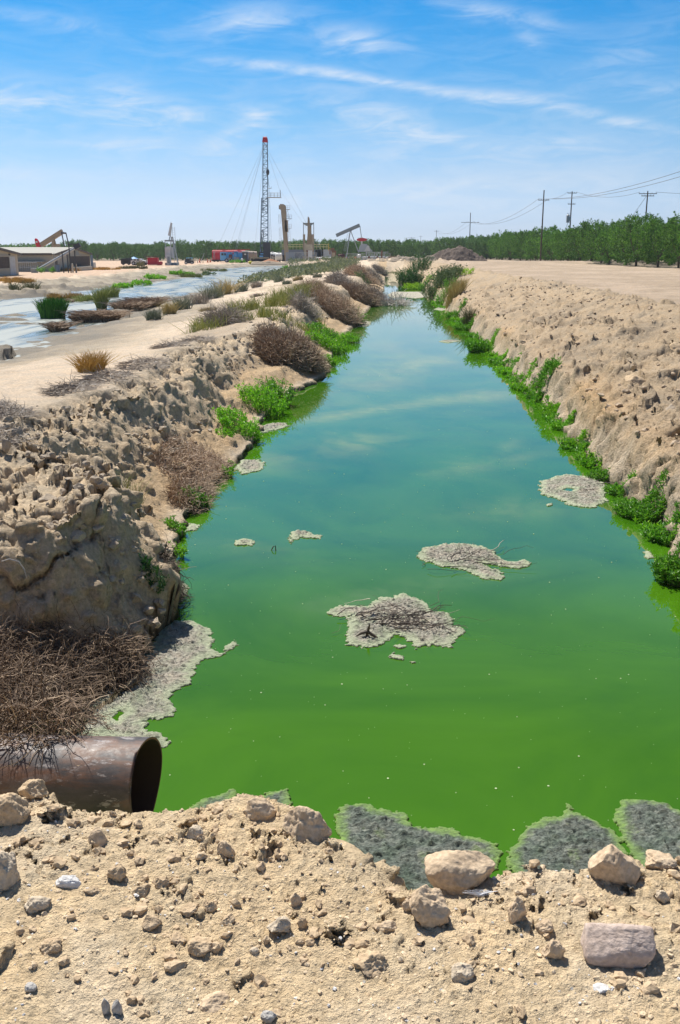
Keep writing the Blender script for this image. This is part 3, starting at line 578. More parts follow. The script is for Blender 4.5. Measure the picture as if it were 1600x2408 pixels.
m_grey = stone_mat('grey_stone', (.50, .41, .30), (.62, .52, .39)); m_white = stone_mat('white_stone', (.56, .54, .52), (.72, .70, .67)); m_clay = stone_mat('bank_clay', (.37, .305, .23), (.47, .385, .29), .012); m_blue = stone_mat('bluish_stone', (.38, .36, .34), (.50, .48, .44))
m_soil = stone_mat('bank_soil', (.42, .325, .225), (.50, .39, .28), .012)
_sd = [10]
def stone(u0, v0, u1, v1, label, mat, plane, name='stone', cat='stone', group=None, depth=None, hgt=None, sink=.16, rz=None, n=5, fixed=None, **kw):
    """box of the stone in the photograph -> a stone of that size standing on the ground"""
    _sd[0] += 1; x, y = U((u0 + u1) / 2, v1 - (v1 - v0) * .18, plane)
    for _ in range(3):
        z = gz(x, y); x, y = U((u0 + u1) / 2, v1 - (v1 - v0) * .18, z + .0)
    dist = math.sqrt(x * x + y * y + (CAM_Z - z) ** 2); mpp = dist * .97 * K_ / F_PX; sx = (u1 - u0) * mpp; full = (v1 - v0) * mpp; dep = math.atan2(CAM_Z - z, y)
    sy = depth or sx * .8; sz = hgt or max(.3 * sx, (full - sy * math.sin(dep) * .75) / math.cos(dep)); sz *= 1.1 + sink; sink += .12
    V, Fc = stone_geo(sx * 1.02, sy, sz, _sd[0], n=n, **kw); rot = rz if rz is not None else 0.0
    o = link(name, raw_mesh(name, V, [Fc], True), mat, None, (x, y + sy * .25, z + sz * (.5 - sink))); o.rotation_euler = (0, 0, rot)
    return tag(o, label, cat, group or 'loose stones and clods on the near bank')
S = stone
S(1357, 2098, 1503, 2238, 'squared pinkish brown stone with a flat top and a hard shadow, lower right', m_pink, 1.6, boxy=.55, cuts=4, rough=.06, sink=.04, hgt=.085, depth=.105, rz=-.08)
S(985, 1950, 1142, 2066, 'largest tan boulder on the lip of the near bank, white feather below it', m_tan, 1.6, name='boulder', cuts=10, rough=.10, hgt=.10, depth=.14, sink=.16)
S(1362, 1930, 1476, 2058, 'upright pointed tan boulder on the lip of the near bank, beside the dark algae', m_tan, 1.6, name='boulder', cuts=10, rough=.11, hgt=.13, depth=.10, sink=.16)
S(947, 2048, 1037, 2148, 'rough tan clod with cracked face below and left of the largest boulder', m_tan, 1.6, name='clod', rough=.16, sink=.08)
S(650, 1848, 768, 1950, 'tan clod jutting over the water at the top of the near bank', m_tan, 1.6, name='clod', rough=.15, hgt=.10)
S(560, 1828, 640, 1892, 'blunt pale clod on the crest between the two green algae scraps', m_tan, 1.6, name='clod', rough=.12)
S(-30, 1832, 70, 1922, 'big brown clod at the left edge of the near bank below the pipe', m_brown, 1.6, name='clod', rough=.16, hgt=.10)
S(-40, 1940, 47, 2062, 'weathered grey clod cut by the left edge of the photo', m_grey, 1.6, name='clod', rough=.18, hgt=.10)
S(116, 2010, 192, 2050, 'flat whitish grey stone lying by itself at lower left', m_white, 1.6, rough=.14, depth=.04, hgt=.028, rz=-.2)
S(55, 2062, 112, 2108, 'rough grey stone below the flat whitish one at lower left', m_grey, 1.6, rough=.2)
S(616, 2112, 672, 2162, 'round grey topped clod casting a shadow right of the bottom middle', m_grey, 1.6, name='clod', rough=.16, sink=.05)
S(203, 1908, 248, 1962, 'rounded tan stone left of the crest, under the pipe mouth', m_tan, 1.6, rough=.1)
S(815, 2183, 910, 2250, 'crumbling low brown clod in the lower middle of the near bank', m_brown, 1.6, name='clod', rough=.24, sink=.3)
S(1040, 2216, 1092, 2268, 'grey brown pebble like stone with small shadow, bottom right of middle', m_grey, 1.6, rough=.16)
S(602, 2328, 639, 2358, 'bluish grey pebble at the very bottom of the photo', m_blue, 1.6, name='pebble', cat='pebble', rough=.15)
S(235, 2306, 256, 2344, 'narrow bluish pebble at bottom left, paired with a rounder one', m_blue, 1.6, name='pebble', cat='pebble', rough=.08)
S(258, 2308, 282, 2344, 'rounder bluish pebble at bottom left, right of the narrow one', m_blue, 1.6, name='pebble', cat='pebble', rough=.08)
S(53, 2264, 82, 2288, 'small pale blue grey pebble near the bottom left corner', m_blue, 1.6, name='pebble', cat='pebble', rough=.1)
S(430, 2158, 492, 2210, 'brown clod with undercut shadow in the lower left middle', m_brown, 1.6, name='clod', rough=.18)
S(387, 2148, 430, 2180, 'low brown clod just left of the undercut one', m_brown, 1.6, name='clod', rough=.2)
S(1250, 2160, 1302, 2222, 'tan clod left of the squared pinkish stone', m_tan, 1.6, name='clod', rough=.18)
S(1238, 2120, 1282, 2160, 'tan clod just above the one beside the squared pinkish stone', m_tan, 1.6, name='clod', rough=.16)
S(450, 2282, 532, 2335, 'broad half buried tan clod near the bottom, left of middle', m_tan, 1.6, name='clod', rough=.14, sink=.35)
S(875, 2120, 918, 2152, 'small tan clod left of the cracked clod', m_tan, 1.6, name='clod', rough=.15)
S(925, 2060, 962, 2110, 'narrow tan clod leaning on the cracked clod', m_tan, 1.6, name='clod', rough=.15)
S(1170, 2070, 1212, 2130, 'tan clod on a dark hole below the right part of the crest', m_tan, 1.6, name='clod', rough=.15)
S(305, 2035, 350, 2070, 'brown clod with dark shadow in the left part of the near bank', m_brown, 1.6, name='clod', rough=.15)
S(355, 2015, 395, 2048, 'knobbly clod above and right of the shadowed brown clod', m_brown, 1.6, name='clod', rough=.2)
S(245, 1990, 290, 2040, 'pitted brown clod right of the flat whitish stone', m_brown, 1.6, name='clod', rough=.22)
S(190, 2040, 232, 2068, 'small clod right of the end of the flat whitish stone', m_brown, 1.6, name='clod', rough=.2)
S(415, 2080, 465, 2115, 'flat brown clod with a shadow under its right side', m_brown, 1.6, name='clod', rough=.2)
S(465, 2070, 500, 2108, 'brown clod touching the right side of the flat brown clod', m_brown, 1.6, name='clod', rough=.2)
S(320, 2108, 370, 2150, 'rounded brown clod in the lower left, above the undercut one', m_brown, 1.6, name='clod', rough=.16)
S(508, 2104, 548, 2136, 'pitted brown clod left of the round grey topped one', m_brown, 1.6, name='clod', rough=.2)
S(678, 2160, 702, 2180, 'left of two small round balls of earth', m_brown, 1.6, name='clod', rough=.12)
S(704, 2162, 730, 2182, 'right of two small round balls of earth', m_brown, 1.6, name='clod', rough=.12)
S(685, 2112, 712, 2140, 'small brown clod above the two round balls of earth', m_brown, 1.6, name='clod', rough=.16)
S(665, 2055, 696, 2092, 'tan clod in the upper middle of the near bank', m_tan, 1.6, name='clod', rough=.12)
S(590, 1985, 616, 2012, 'small clod with shadow below the crest, left of the jutting clod', m_tan, 1.6, name='clod', rough=.12)
S(500, 1935, 540, 1980, 'tan clod under the small green algae scrap', m_tan, 1.6, name='clod', rough=.14)
S(430, 1900, 474, 1940, 'leaning grey tan clod near the crest below the pale algae', m_grey, 1.6, name='clod', rough=.14)
0 and S(850, 1905, 905, 1995, 'crumbly tan clod at the notch above the dark green mat', m_tan, 1.6, name='clod', rough=.2)
S(1490, 1965, 1560, 2000, 'low tan clod on the crest at the right edge', m_tan, 1.6, name='clod', rough=.16)
0 and S(770, 1925, 810, 1975, 'upright tan clod right of the jutting clod', m_tan, 1.6, name='clod', rough=.16)
S(90, 2160, 145, 2205, 'dark pitted clod in the lower left corner area', m_brown, 1.6, name='clod', rough=.24)
S(690, 2070 + 60, 690 + 2, 2132, 'tiny grey pebble in the near bank', m_grey, 1.6) if False else None
S(40, 1800, 110, 1850, 'brown clod heaped beside the pipe at the left', m_brown, 1.6, name='clod', rough=.2, hgt=.06)
S(1372, 2268, 1412, 2290, 'flat pale chip of stone under the squared pinkish stone', m_white, 1.6, rough=.1, hgt=.012)
S(575, 2180, 600, 2200, 'small grey stone chip in the lower middle', m_grey, 1.6, rough=.1)
S(1510, 2050, 1545, 2085, 'small dark grey stone near the right edge, above the squared stone', m_grey, 1.6, rough=.18)
# stones on the two ditch banks
gb = 'stones and clods on the ditch banks'
for a in [(1428, 858, 1495, 905, 'brown block of earth with a shaded face high on the right bank', m_brown, 1.4), (1440, 895, 1500, 935, 'pale block of earth just below the brown one on the right bank', m_clay, 1.3), (1530, 848, 1568, 880, 'clod at the right edge, above the brown block of the bank', m_clay, 1.5), (1535, 790, 1590, 815, 'brown clod at the right edge high on the bank', m_brown, 1.5), (1405, 925, 1440, 950, 'small clod left of the pale block on the right bank', m_clay, 1.2),
          (1340, 838, 1385, 872, 'grey block of clay at the head of the dark hollow', m_clay, 1.2), (1270, 790, 1300, 812, 'small clod halfway up the right bank', m_clay, 1.2), (1360, 880, 1440, 950, 'large grey clay block overhanging the first hollow of the right bank', m_clay, 1.0), (1300, 930, 1365, 990, 'tilted grey clay block low on the right bank', m_clay, .8),
          (1455, 1000, 1540, 1075, 'dark sided clay block overhanging the near hollow of the right bank', m_clay, .95), (1530, 1035, 1600, 1120, 'clay block at the right edge, under the overhang', m_clay, .9), (1130, 745, 1165, 770, 'clay block at the far part of the right bank', m_clay, .9), (1175, 790, 1205, 815, 'clay block above the green strip of the right bank', m_clay, .8), (1520, 930, 1580, 985, 'broken clay block above the dark overhang at right', m_clay, 1.2)]:
    S(*a[:6], a[6], name='earth_block', cat='earth block', group=gb, cuts=12, rough=.16, sink=.22, n=4)
for a in [(344, 830, 374, 872, 'upright slab of earth standing on the left rim above the dry brush', m_clay, 1.35), (322, 850, 352, 874, 'block of earth leaning beside the upright slab', m_clay, 1.35), (630, 722, 672, 748, 'two toned block of earth on the far left rim, beside the yellow grass', m_clay, 1.35), (655, 712, 690, 730, 'second block behind the two toned one on the far left rim', m_clay, 1.35), (22, 985, 54, 1032, 'upright earth slab near the left edge above the big bank', m_clay, 1.35), (0, 1005, 24, 1040, 'earth block at the left edge beside the upright slab', m_clay, 1.35),
          (295, 1062, 340, 1098, 'clay block among the clods below the long dry brush', m_clay, .8), (365, 1085, 400, 1110, 'small flat clay block below the dry brush', m_clay, .6), (80, 1135, 135, 1162, 'clay block on top of the big left bank', m_clay, 1.2), (180, 1110, 215, 1135, 'clay block at the edge of the big left bank', m_clay, 1.2), (268, 900, 318, 925, 'flat clay slab on the left rim', m_clay, 1.35), (355, 885, 400, 915, 'clay slab tilted on the left rim', m_clay, 1.3),
          (720, 840, 760, 870, 'pale lump of earth behind the round dry bush', m_tan, .3)]:
    S(*a[:6], a[6], name='earth_block', cat='earth block', group=gb, cuts=12, rough=.16, sink=.18, n=4)
# crumbs of earth lying about: nobody could count them
def scatter_stones(name, pts, sizes, mat, seed, label, lv=2):
    V, Fc = ico(lv); rg = np.random.default_rng(seed); VV = []; FF = []; k = 0
    for (p, s_) in zip(pts, sizes):
        d = rg.normal(size=(4, 3)); d /= np.linalg.norm(d, axis=1, keepdims=True); q = V.copy()
        for dd in d: kk = q @ dd; w = kk > .6; q[w] -= np.outer((kk[w] - .6), dd)
        q = q * (1 + .16 * rg.normal(size=(len(q), 1))) * (s_ * rg.uniform(.7, 1.3, 3)) * (.5, .5, .38); a = rg.uniform(0, 6.28); c, s2 = math.cos(a), math.sin(a)
        q = np.stack([q[:, 0] * c - q[:, 1] * s2, q[:, 0] * s2 + q[:, 1] * c, q[:, 2]], 1); VV.append(q + p + (0, 0, s_ * .08)); FF.append(Fc + k); k += len(V)
    return tag(link(name, raw_mesh(name, np.vstack(VV), [np.vstack(FF)], False), mat), label, 'crumbs', None, 'stuff')
rg = np.random.default_rng(77)
n = 7000; x = rg.uniform(-1.3, 1.5, n); y = rg.uniform(1.5, 2.65, n); keep = (rg.random(n) < (.2 + .8 * ss(fb2(x, y, .25, 3, 70), -.2, .3))) & (y < np.interp(x, CR_X, CR_Y) + .02); x, y = x[keep], y[keep]
scatter_stones('soil_crumbs', np.stack([x, y, ground_z(x, y) - .001], 1), .005 + .012 * rg.random(len(x)) ** 3, stone_mat('near_soil', (.60, .46, .30), (.70, .56, .39)), 13, 'fine crumbs of dry soil covering the near bank', 1)
n = 2600; x = rg.uniform(-1.3, 1.5, n); y = rg.uniform(1.5, 2.6, n); keep = rg.random(n) < (.35 + .65 * ss(y, 1.9, 2.4)); x, y = x[keep], y[keep]; yc = np.interp(x, CR_X, CR_Y); k = y < yc + .02; x, y = x[k], y[k]
scatter_stones('earth_crumbs', np.stack([x, y, ground_z(x, y)], 1), .005 + .034 * rg.random(len(x)) ** 4, m_brown, 3, 'small crumbs of tan earth scattered over the near bank')
n = 700; x = rg.uniform(-1.3, 1.5, n); y = rg.uniform(1.5, 2.5, n); scatter_stones('grit', np.stack([x, y, ground_z(x, y)], 1), .003 + .008 * rg.random(n) ** 2, m_white, 4, 'pale grit strewn over the near bank')
n = 2600; y = 8 + 50 * rg.random(n) ** 1.5; x = xr(y) + .3 + 5 * rg.random(n); scatter_stones('bank_crumbs', np.stack([x, y, ground_z(x, y)], 1), (.02 + .10 * rg.random(n) ** 4) * (1 + y * .008), m_soil, 5, 'clay crumbs strewn over the right bank')
n = 2400; y = 7.2 + 36 * rg.random(n) ** 1.6; x = xl(y) - wcrest(y) + rg.normal(0, .28, n) + .1; scatter_stones('rim_crumbs', np.stack([x, y, ground_z(x, y)], 1), (.02 + .10 * rg.random(n) ** 3) * (1 + y * .008), m_clay, 6, 'clay crumbs along the rim of the left bank')

# ------------------------------------------------------------------ rusty outfall pipe
def make_pipe():
    root = thing('outfall_pipe', (-1.10, 4.84, .275), 'rusty steel pipe sticking out of the left bank over the green water', 'pipe', None, -.05)
    n = 96; r = .272; th = np.arange(n) * 2 * math.pi / n; st = np.concatenate([np.linspace(0, .05, 4), np.linspace(.1, 3.2, 40)])
    V = []
    for k, s_ in enumerate(st):
        cut = .012 * np.sin(th * 2 + .6) + .02 * np.cos(th) if k == 0 else 0
        rr = r + .0025 * np.sin(3 * th + s_ * 4)
        V.append(np.stack([-s_ + cut * np.ones(n), rr * np.cos(th), rr * np.sin(th)], 1))
    O = np.vstack(V); I = O.copy(); I[:, 1:] *= (r - .012) / r; I[:n, 0] -= .001; m = len(st)
    i = np.arange(m - 1)[:, None] * n; j = np.arange(n)[None, :]; j2 = (j + 1) % n
    q = np.stack([i + j, i + n + j, i + n + j2, i + j2], -1).reshape(-1, 4)
    qi = q[:, ::-1] + m * n; e = np.stack([np.arange(n), (np.arange(n) + 1) % n, (np.arange(n) + 1) % n + m * n, np.arange(n) + m * n], 1)
    mt, g, b, _ = new_mat('rusty_steel'); tc = g.n('ShaderNodeTexCoord'); ob = tc.outputs['Object']; mp = g.n('ShaderNodeMapping', i_0=ob); mp.inputs['Scale'].default_value = (.35, 1, 1)
    a1 = g.noise(mp.outputs[0], 7, 7, .65, .4); a2 = g.noise(ob, 28, 5, .65); a3 = g.noise(mp.outputs[0], 3.0, 5, .6)
    c = g.ramp(a1, [(.30, (.030, .029, .031)), (.45, (.068, .060, .060)), (.58, (.15, .078, .048)), (.72, (.18, .16, .155))]); c = g.mix(g.ramp(a3, [(.5, 0.0), (.68, .8)]), c, (.10, .105, .115)); c = g.mix(1.0, c, g.ramp(a2, [(.3, .75), (.7, 1.2)]), 'MULTIPLY')
    flake = g.ramp(g.noise(mp.outputs[0], 16, 6, .75), [(.57, 0.0), (.62, 1.0)]); c = g.mix(g.m('MULTIPLY', flake, .7), c, (.36, .33, .32))
    g.set(b.inputs['Base Color'], c); g.set(b.inputs['Roughness'], g.ramp(a2, [(.3, .46), (.7, .70)])); b.inputs['Metallic'].default_value = 0; b.inputs['Specular IOR Level'].default_value = .5; bump(g, b, g.m('ADD', a1, g.m('MULTIPLY', a2, .5)), .35, .006)
    inner = paint('pipe_inside', (.030, .020, .015), .85, 0, .3, (.06, .03, .02), 6); rim = paint('pipe_rim', (.22, .11, .06), .8, 0, .5, (.32, .13, .06), 20)
    link('pipe_wall', raw_mesh('pipe_wall', O, [q], True), mt, root); link('pipe_lining', raw_mesh('pipe_lining', I, [q[:, ::-1]], True), inner, root)
    Vr = np.vstack([O[:n], I[:n]]); Vr[:, 0] += .0015
    link('cut_rim', raw_mesh('cut_rim', Vr, [np.stack([np.arange(n), (np.arange(n) + 1) % n, (np.arange(n) + 1) % n + n, np.arange(n) + n], 1)[:, ::-1]], False), rim, root)
make_pipe()
# white feather under the boulder
fx, fy = U(1105, 2062, 1.6); rg = np.random.default_rng(4); n = 60; th = rg.uniform(-.3, 3.4, n); Pq = np.zeros((n, 4, 3))
for k in range(4): Pq[:, k] = np.stack([np.cos(th) * .012 * k + rg.uniform(-.015, .015, n), np.sin(th) * .003 * k, .001 + .004 * k + .002 * rg.random(n)], 1)
V, Fq = tubes(Pq, np.full((n, 4), .0006)); tag(link('feather', raw_mesh('feather', V, [Fq], True), paint('feather_white', (.8, .8, .82), .8, 0, 0), None, (fx, fy, gz(fx, fy) + .004)), 'tuft of white feather caught under the largest boulder', 'feather')

# ------------------------------------------------------------------ plants
dry1 = island_mat('dry_twigs', (.22, .14, .09), (.48, .36, .25), .8, 0, (.55, .45, .34)); dry_dark = island_mat('dark_dry_twigs', (.05, .035, .026), (.28, .195, .13), .8, 0, (.55, .42, .29)); dry_grey = island_mat('grey_dry_twigs', (.24, .20, .16), (.42, .36, .30), .85, 0, (.58, .53, .46)); dry_pale = island_mat('bleached_twigs', (.34, .30, .27), (.62, .58, .53), .85)
green_b = island_mat('bright_leaves', (.10, .30, .02), (.22, .48, .04), .45, .38, (.34, .58, .06)); green_m = island_mat('green_leaves', (.07, .22, .025), (.17, .40, .05), .42, .35, (.28, .50, .08)); green_d = island_mat('deep_green_leaves', (.018, .075, .018), (.05, .16, .035), .5, .25)
green_g = island_mat('grey_green_leaves', (.07, .12, .06), (.16, .22, .12), .7, .2, (.26, .30, .18)); lime = island_mat('lime_leaves', (.22, .42, .02), (.42, .60, .05), .5, .35); straw = island_mat('straw_blades', (.36, .27, .10), (.58, .47, .22), .7, .2, (.66, .58, .34)); gold = island_mat('golden_blades', (.45, .27, .07), (.66, .44, .14), .7, .2); sage = island_mat('sage_leaves', (.16, .20, .13), (.30, .33, .24), .8, .15, (.40, .40, .30))
reedg = island_mat('reed_green', (.04, .14, .02), (.12, .30, .03), .5, .2); reed_dead = island_mat('dead_reed', (.20, .13, .08), (.38, .27, .18), .8, 0, (.52, .42, .32)); ygrass = island_mat('yellow_green_blades', (.24, .28, .07), (.46, .46, .16), .7, .25, (.58, .52, .28)); olive = island_mat('olive_weeds', (.13, .14, .06), (.28, .27, .13), .8, .15, (.38, .34, .2))
stemm = island_mat('green_stems', (.09, .14, .04), (.20, .25, .08), .6)
_ps = [1000]
def base_pts(rg, n, rx, ry, rot, cx, cy, zfn=True):
    a = rg.uniform(0, 2 * math.pi, n); r = np.sqrt(rg.random(n)); px = np.cos(a) * r * rx; py = np.sin(a) * r * ry; c, s = math.cos(rot), math.sin(rot)
    X = px * c - py * s; Y = px * s + py * c; Z = ground_z(X + cx, Y + cy) if zfn else np.zeros(n); return X, Y, Z, r
def brush(cx, cy, rx, ry, h, n, label, mat, rot=0.0, tw=.0022, L=(.15, .4), name='dry_bush', cat='bush', group='dry brown bushes on the ditch banks', floor=None, leaf=0.0, up=.35, droop=0.0, leafmat=None, flat=1.0, K=6, wig=.45, zcap=9.0):
    """mound of tangled dead twigs: curved twig tubes filling a dome"""
    _ps[0] += 1; rg = np.random.default_rng(_ps[0]); X, Y, Z, r = base_pts(rg, n, rx, ry, rot, cx, cy); Z = np.minimum(Z, zcap); z0 = min(gz(cx, cy), zcap); z0 = max(z0, floor) if floor is not None else z0
    if floor is not None: Z = np.maximum(Z, floor)
    dome = h * np.sqrt(np.clip(1 - r ** 2, 0, 1)); hz = dome * (1 - rg.random(n) ** 2.2 * .95)
    p = np.stack([X, Y, Z - z0 + hz], 1) * 1.0; out = np.stack([X / max(rx, .01), Y / max(ry, .01), np.full(n, up)], 1) + rg.normal(size=(n, 3)) * .75; out[:, 2] *= flat; out /= np.linalg.norm(out, axis=1, keepdims=True)
    Ls = rg.uniform(*L, n); P = np.zeros((n, K, 3)); P[:, 0] = p; d = out
    for k in range(1, K):
        d = d + rg.normal(size=(n, 3)) * (wig, wig, wig * flat); d[:, 2] -= droop; d /= np.linalg.norm(d, axis=1, keepdims=True); P[:, k] = P[:, k - 1] + d * (Ls / (K - 1))[:, None]
    P[:, :, 2] = np.maximum(P[:, :, 2], (Z - z0)[:, None] * .7 - .03)
    rad = tw * rg.uniform(.6, 1.5, (n, 1)) * np.linspace(1.1, .35, K)[None, :]; V, Fq = tubes(P, rad, 3); fs = [Fq]
    root = thing(name, (cx, cy, z0), label, cat, group); link('twigs', raw_mesh('twigs', V, [Fq]), mat, root)
    if leaf:
        m = int(n * 2.2); i = rg.integers(0, n, m); k = rg.integers(1, K, m); V2, F2 = leaves(P[i, k], rg.normal(size=(m, 3)), leaf * rg.uniform(.5, 1.3, m), leaf * .45, rg); link('dead_leaves', raw_mesh('dead_leaves', V2, [F2]), leafmat or mat, root)
    return root
def leafy(cx, cy, rx, ry, h, n, label, mat, leaf=.04, rot=0.0, name='leafy_weed', cat='weed', group='green weeds at the water edge', floor=None, asp=.38, up=.7, spiky=0.0, zcap=9.0):
    """low leafy plant: leaf blades in whorls on short stems"""
    _ps[0] += 1; rg = np.random.default_rng(_ps[0]); ns = max(8, n // 14); X, Y, Z, r = base_pts(rg, ns, rx, ry, rot, cx, cy); Z = np.minimum(Z, zcap); z0 = min(gz(cx, cy), zcap); z0 = max(z0, floor) if floor is not None else z0
    if floor is not None: Z = np.maximum(Z, floor)
    lumps = .55 + .45 * rg.random(ns); hh = h * (.35 + .65 * np.sqrt(np.clip(1 - r ** 2, 0, 1))) * lumps; b = np.stack([X, Y, Z - z0], 1); lean = np.stack([X / max(rx, .01), Y / max(ry, .01), np.zeros(ns)], 1) * .35 + rg.normal(size=(ns, 3)) * (.25, .25, 0)
    K = 4; t = np.linspace(0, 1, K)[None, :, None]; P = b[:, None, :] + (lean * hh[:, None])[:, None, :] * t ** 1.5 + np.array([0, 0, 1.])[None, None, :] * hh[:, None, None] * t
    V, Fq = tubes(P, np.full((ns, K), leaf * .045 + .0008) * np.linspace(1.2, .5, K)[None], 3)
    i = rg.integers(0, ns, n); tt = rg.random(n) ** .6; C = b[i] + lean[i] * (hh[i] * tt ** 1.5)[:, None] + np.stack([0 * tt, 0 * tt, hh[i] * tt], 1) + rg.normal(size=(n, 3)) * leaf * .25
    D = rg.normal(size=(n, 3)) * (1, 1, .5) + (0, 0, up); C = C - 0 * D; V2, F2 = leaves(C, D, leaf * rg.uniform(.5, 1.25, n) * (1 + spiky), leaf * asp, rg)
    root = thing(name, (cx, cy, z0), label, cat, group); link('stems', raw_mesh('stems', V, [Fq]), stemm, root); link('foliage', raw_mesh('foliage', V2, [F2]), mat, root); return root
def blades(cx, cy, rx, ry, h, n, label, mat, w=.006, rot=0.0, name='grass_tuft', cat='grass', group=None, floor=None, bend=.35, kind=None, lean=.25, clump=0):
    """grass or reed: tapering curved blades"""
    _ps[0] += 1; rg = np.random.default_rng(_ps[0]); X, Y, Z, r = base_pts(rg, n, rx, ry, rot, cx, cy)
    if clump:
        cxs, cys, _, _ = base_pts(rg, clump, rx, ry, rot, cx, cy, False); j = rg.integers(0, clump, n); sp = math.sqrt(rx * ry / clump) * .45; X = cxs[j] + rg.normal(size=n) * sp; Y = cys[j] + rg.normal(size=n) * sp; Z = ground_z(X + cx, Y + cy)
    z0 = gz(cx, cy); z0 = max(z0, floor) if floor is not None else z0
    if floor is not None: Z = np.maximum(Z, floor)
    a = rg.uniform(0, 6.283, n); L = h * rg.uniform(.45, 1.1, n); ln = lean * rg.normal(size=n); K = 4; t = np.linspace(0, 1, K); P = np.zeros((n, K, 3)); ou = np.stack([np.cos(a), np.sin(a)], 1)
    for k, tk in enumerate(t): P[:, k, :2] = np.stack([X, Y], 1) + ou * (L * (np.abs(ln) * tk + bend * rg.random(n) * tk ** 2))[:, None]; P[:, k, 2] = Z - z0 + L * (tk - .35 * bend * tk ** 2)
    V, Fq = tubes(P, w * .5 * np.array([1, .9, .6, .15])[None, :] * rg.uniform(.6, 1.3, (n, 1)), 3); V = V.reshape(-1, 3)
    o = link(name, raw_mesh(name, V, [Fq]), mat, None, (cx, cy, z0)); return tag(o, label, cat, group, kind)
def at_(u, v, z, it=3):
    x, y = U(u, v, z)
    for _ in range(it if y < 55 else 0):
        g = max(gz(x, y), 0.0); x, y = U(u, v, (g + z) / 2 if _ == 0 else g)
    return x, y
def W_(px, y): return px * K_ * y / 2331.0

# dry brush, near to far (pixel readings give the place and the size)
brush(-2.42, 6.15, .52, .92, .36, 6200, 'big mound of dark dry brush above the rusty pipe', dry_dark, rot=-.42, tw=.0026, L=(.12, .36), floor=0.0, leaf=.013, droop=.16, up=.5, wig=.5, zcap=.22)
brush(-1.80, 6.85, .24, .28, .24, 1300, 'brown dry brush hanging against the pale algae below the big left bank', dry_dark, tw=.0026, L=(.12, .34), floor=0.0, leaf=.012, droop=.3, up=.3, zcap=.15)
brush(-1.78, 5.05, .34, .26, .16, 420, 'spray of dead brown stalks lying over the pipe at the left edge', dry_dark, tw=.003, L=(.14, .34), floor=.52, leaf=.02, droop=.25)
brush(-1.66, 8.35, .10, .5, .38, 1200, 'dark dead roots hanging down to the water under the left bank', island_mat('rotten_roots', (.025, .018, .013), (.10, .07, .05), .8, 0, (.3, .24, .18)), tw=.0035, L=(.12, .32), floor=0.0, droop=.35, zcap=.15)
brush(-2.10, 13.5, .62, 1.1, .02, 3400, 'long grey brown patch of dry brush on the ledge of the left bank', dry1, tw=.0042, L=(.08, .22), rot=.2, leaf=.018, flat=.4, zcap=.5)
brush(-1.98, 12.2, .22, .6, .10, 1200, 'dry brush tangle hanging over the small leafy weeds of the left bank', dry1, tw=.0045, L=(.1, .26), floor=0, droop=.12)
brush(-1.35, 25.6, .82, .95, .55, 7000, 'dense round tumbleweed bush at the water edge of the left bank', dry1, tw=.009, L=(.2, .5), floor=0.0)
for (u, v, wpx, h, lab, mt, k) in [
    (775, 728, 110, .9, 'wide brown bush behind the bright green patch of the left bank', dry1, 4200), (735, 700, 90, .6, 'brown bush on top of the left rim, next to the yellow grass', dry1, 2600), (830, 690, 80, .9, 'brown bush leaning over the water beyond the bright green patch', dry1, 3000),
    (800, 668, 90, .8, 'greyish brown bush on the left rim, before the bend of the track', dry_grey, 2600), (858, 668, 56, 1.1, 'pale brown bush at the narrowing of the ditch', dry_grey, 2200), (835, 645, 80, 1.0, 'brown grey bush mass beyond the narrowing, left side', dry1, 2400), (862, 640, 34, 1.0, 'grey bush overhanging the narrow far channel', dry_grey, 1800), (876, 622, 30, 1.1, 'faint grey bush near the far end of the ditch', dry_grey, 1500), (905, 607, 40, 1.2, 'dark brown bush at the end of the ditch', dry1, 1300), (700, 720, 46, .6, 'low dead bush in the yellow grass of the left rim', dry_grey, 900), (515, 745, 80, .35, 'flat dead brush on the sand left of the yellow grass', dry_grey, 1300)]:
    x, y = at_(u, v, .9); rx = W_(wpx, y) / 2; brush(x, y, rx, rx * 1.5, h * .75, k, lab, mt, tw=.0052 * (y / 25) ** .8, L=(.25, .7), floor=0.0, K=5)
x, y = at_(905, 703, 0.0); brush(x, y, W_(30, y), 1.4, .28, 380, 'heap of bleached white branches lying in the water at the left bank', dry_pale, tw=.016, L=(.4, 1.1), floor=0.0, wig=.3, K=6, flat=.5)
for (u, v, wpx, lab) in [(45, 950, 150, 'flat mat of dead weeds at the left edge of the sand track'), (60, 990, 190, 'wider mat of dead weeds just above the big left bank'), (20, 935, 60, 'dead weed patch left of the long flat mat')]:
    x, y = U(u, v, 1.33); brush(x - .25, y, W_(wpx, y) / 2, .5, .03, 900, lab, dry_grey, tw=.004, L=(.08, .2), group='flat dead weeds on the sand', up=.1, flat=.22)
for (u, v, w_, lab) in [(395, 795, 60, 'flat patch of dry litter in the middle of the sand track'), (250, 880, 100, 'flat litter left of the golden tuft'), (330, 850, 90, 'flat litter right of the golden tuft'), (390, 790, 50, 'thin dry litter near the right side of the sand track'), (455, 775, 60, 'low dry litter under the yellow grass'), (170, 905, 90, 'thin litter patch on the left part of the sand track')]:
    x, y = U(u, v - 5, 1.25); brush(x, y, W_(w_, y) / 2, .8, .03, 420, lab, dry_grey, tw=.005, L=(.12, .32), group='flat dead weeds on the sand', up=.05, flat=.15)
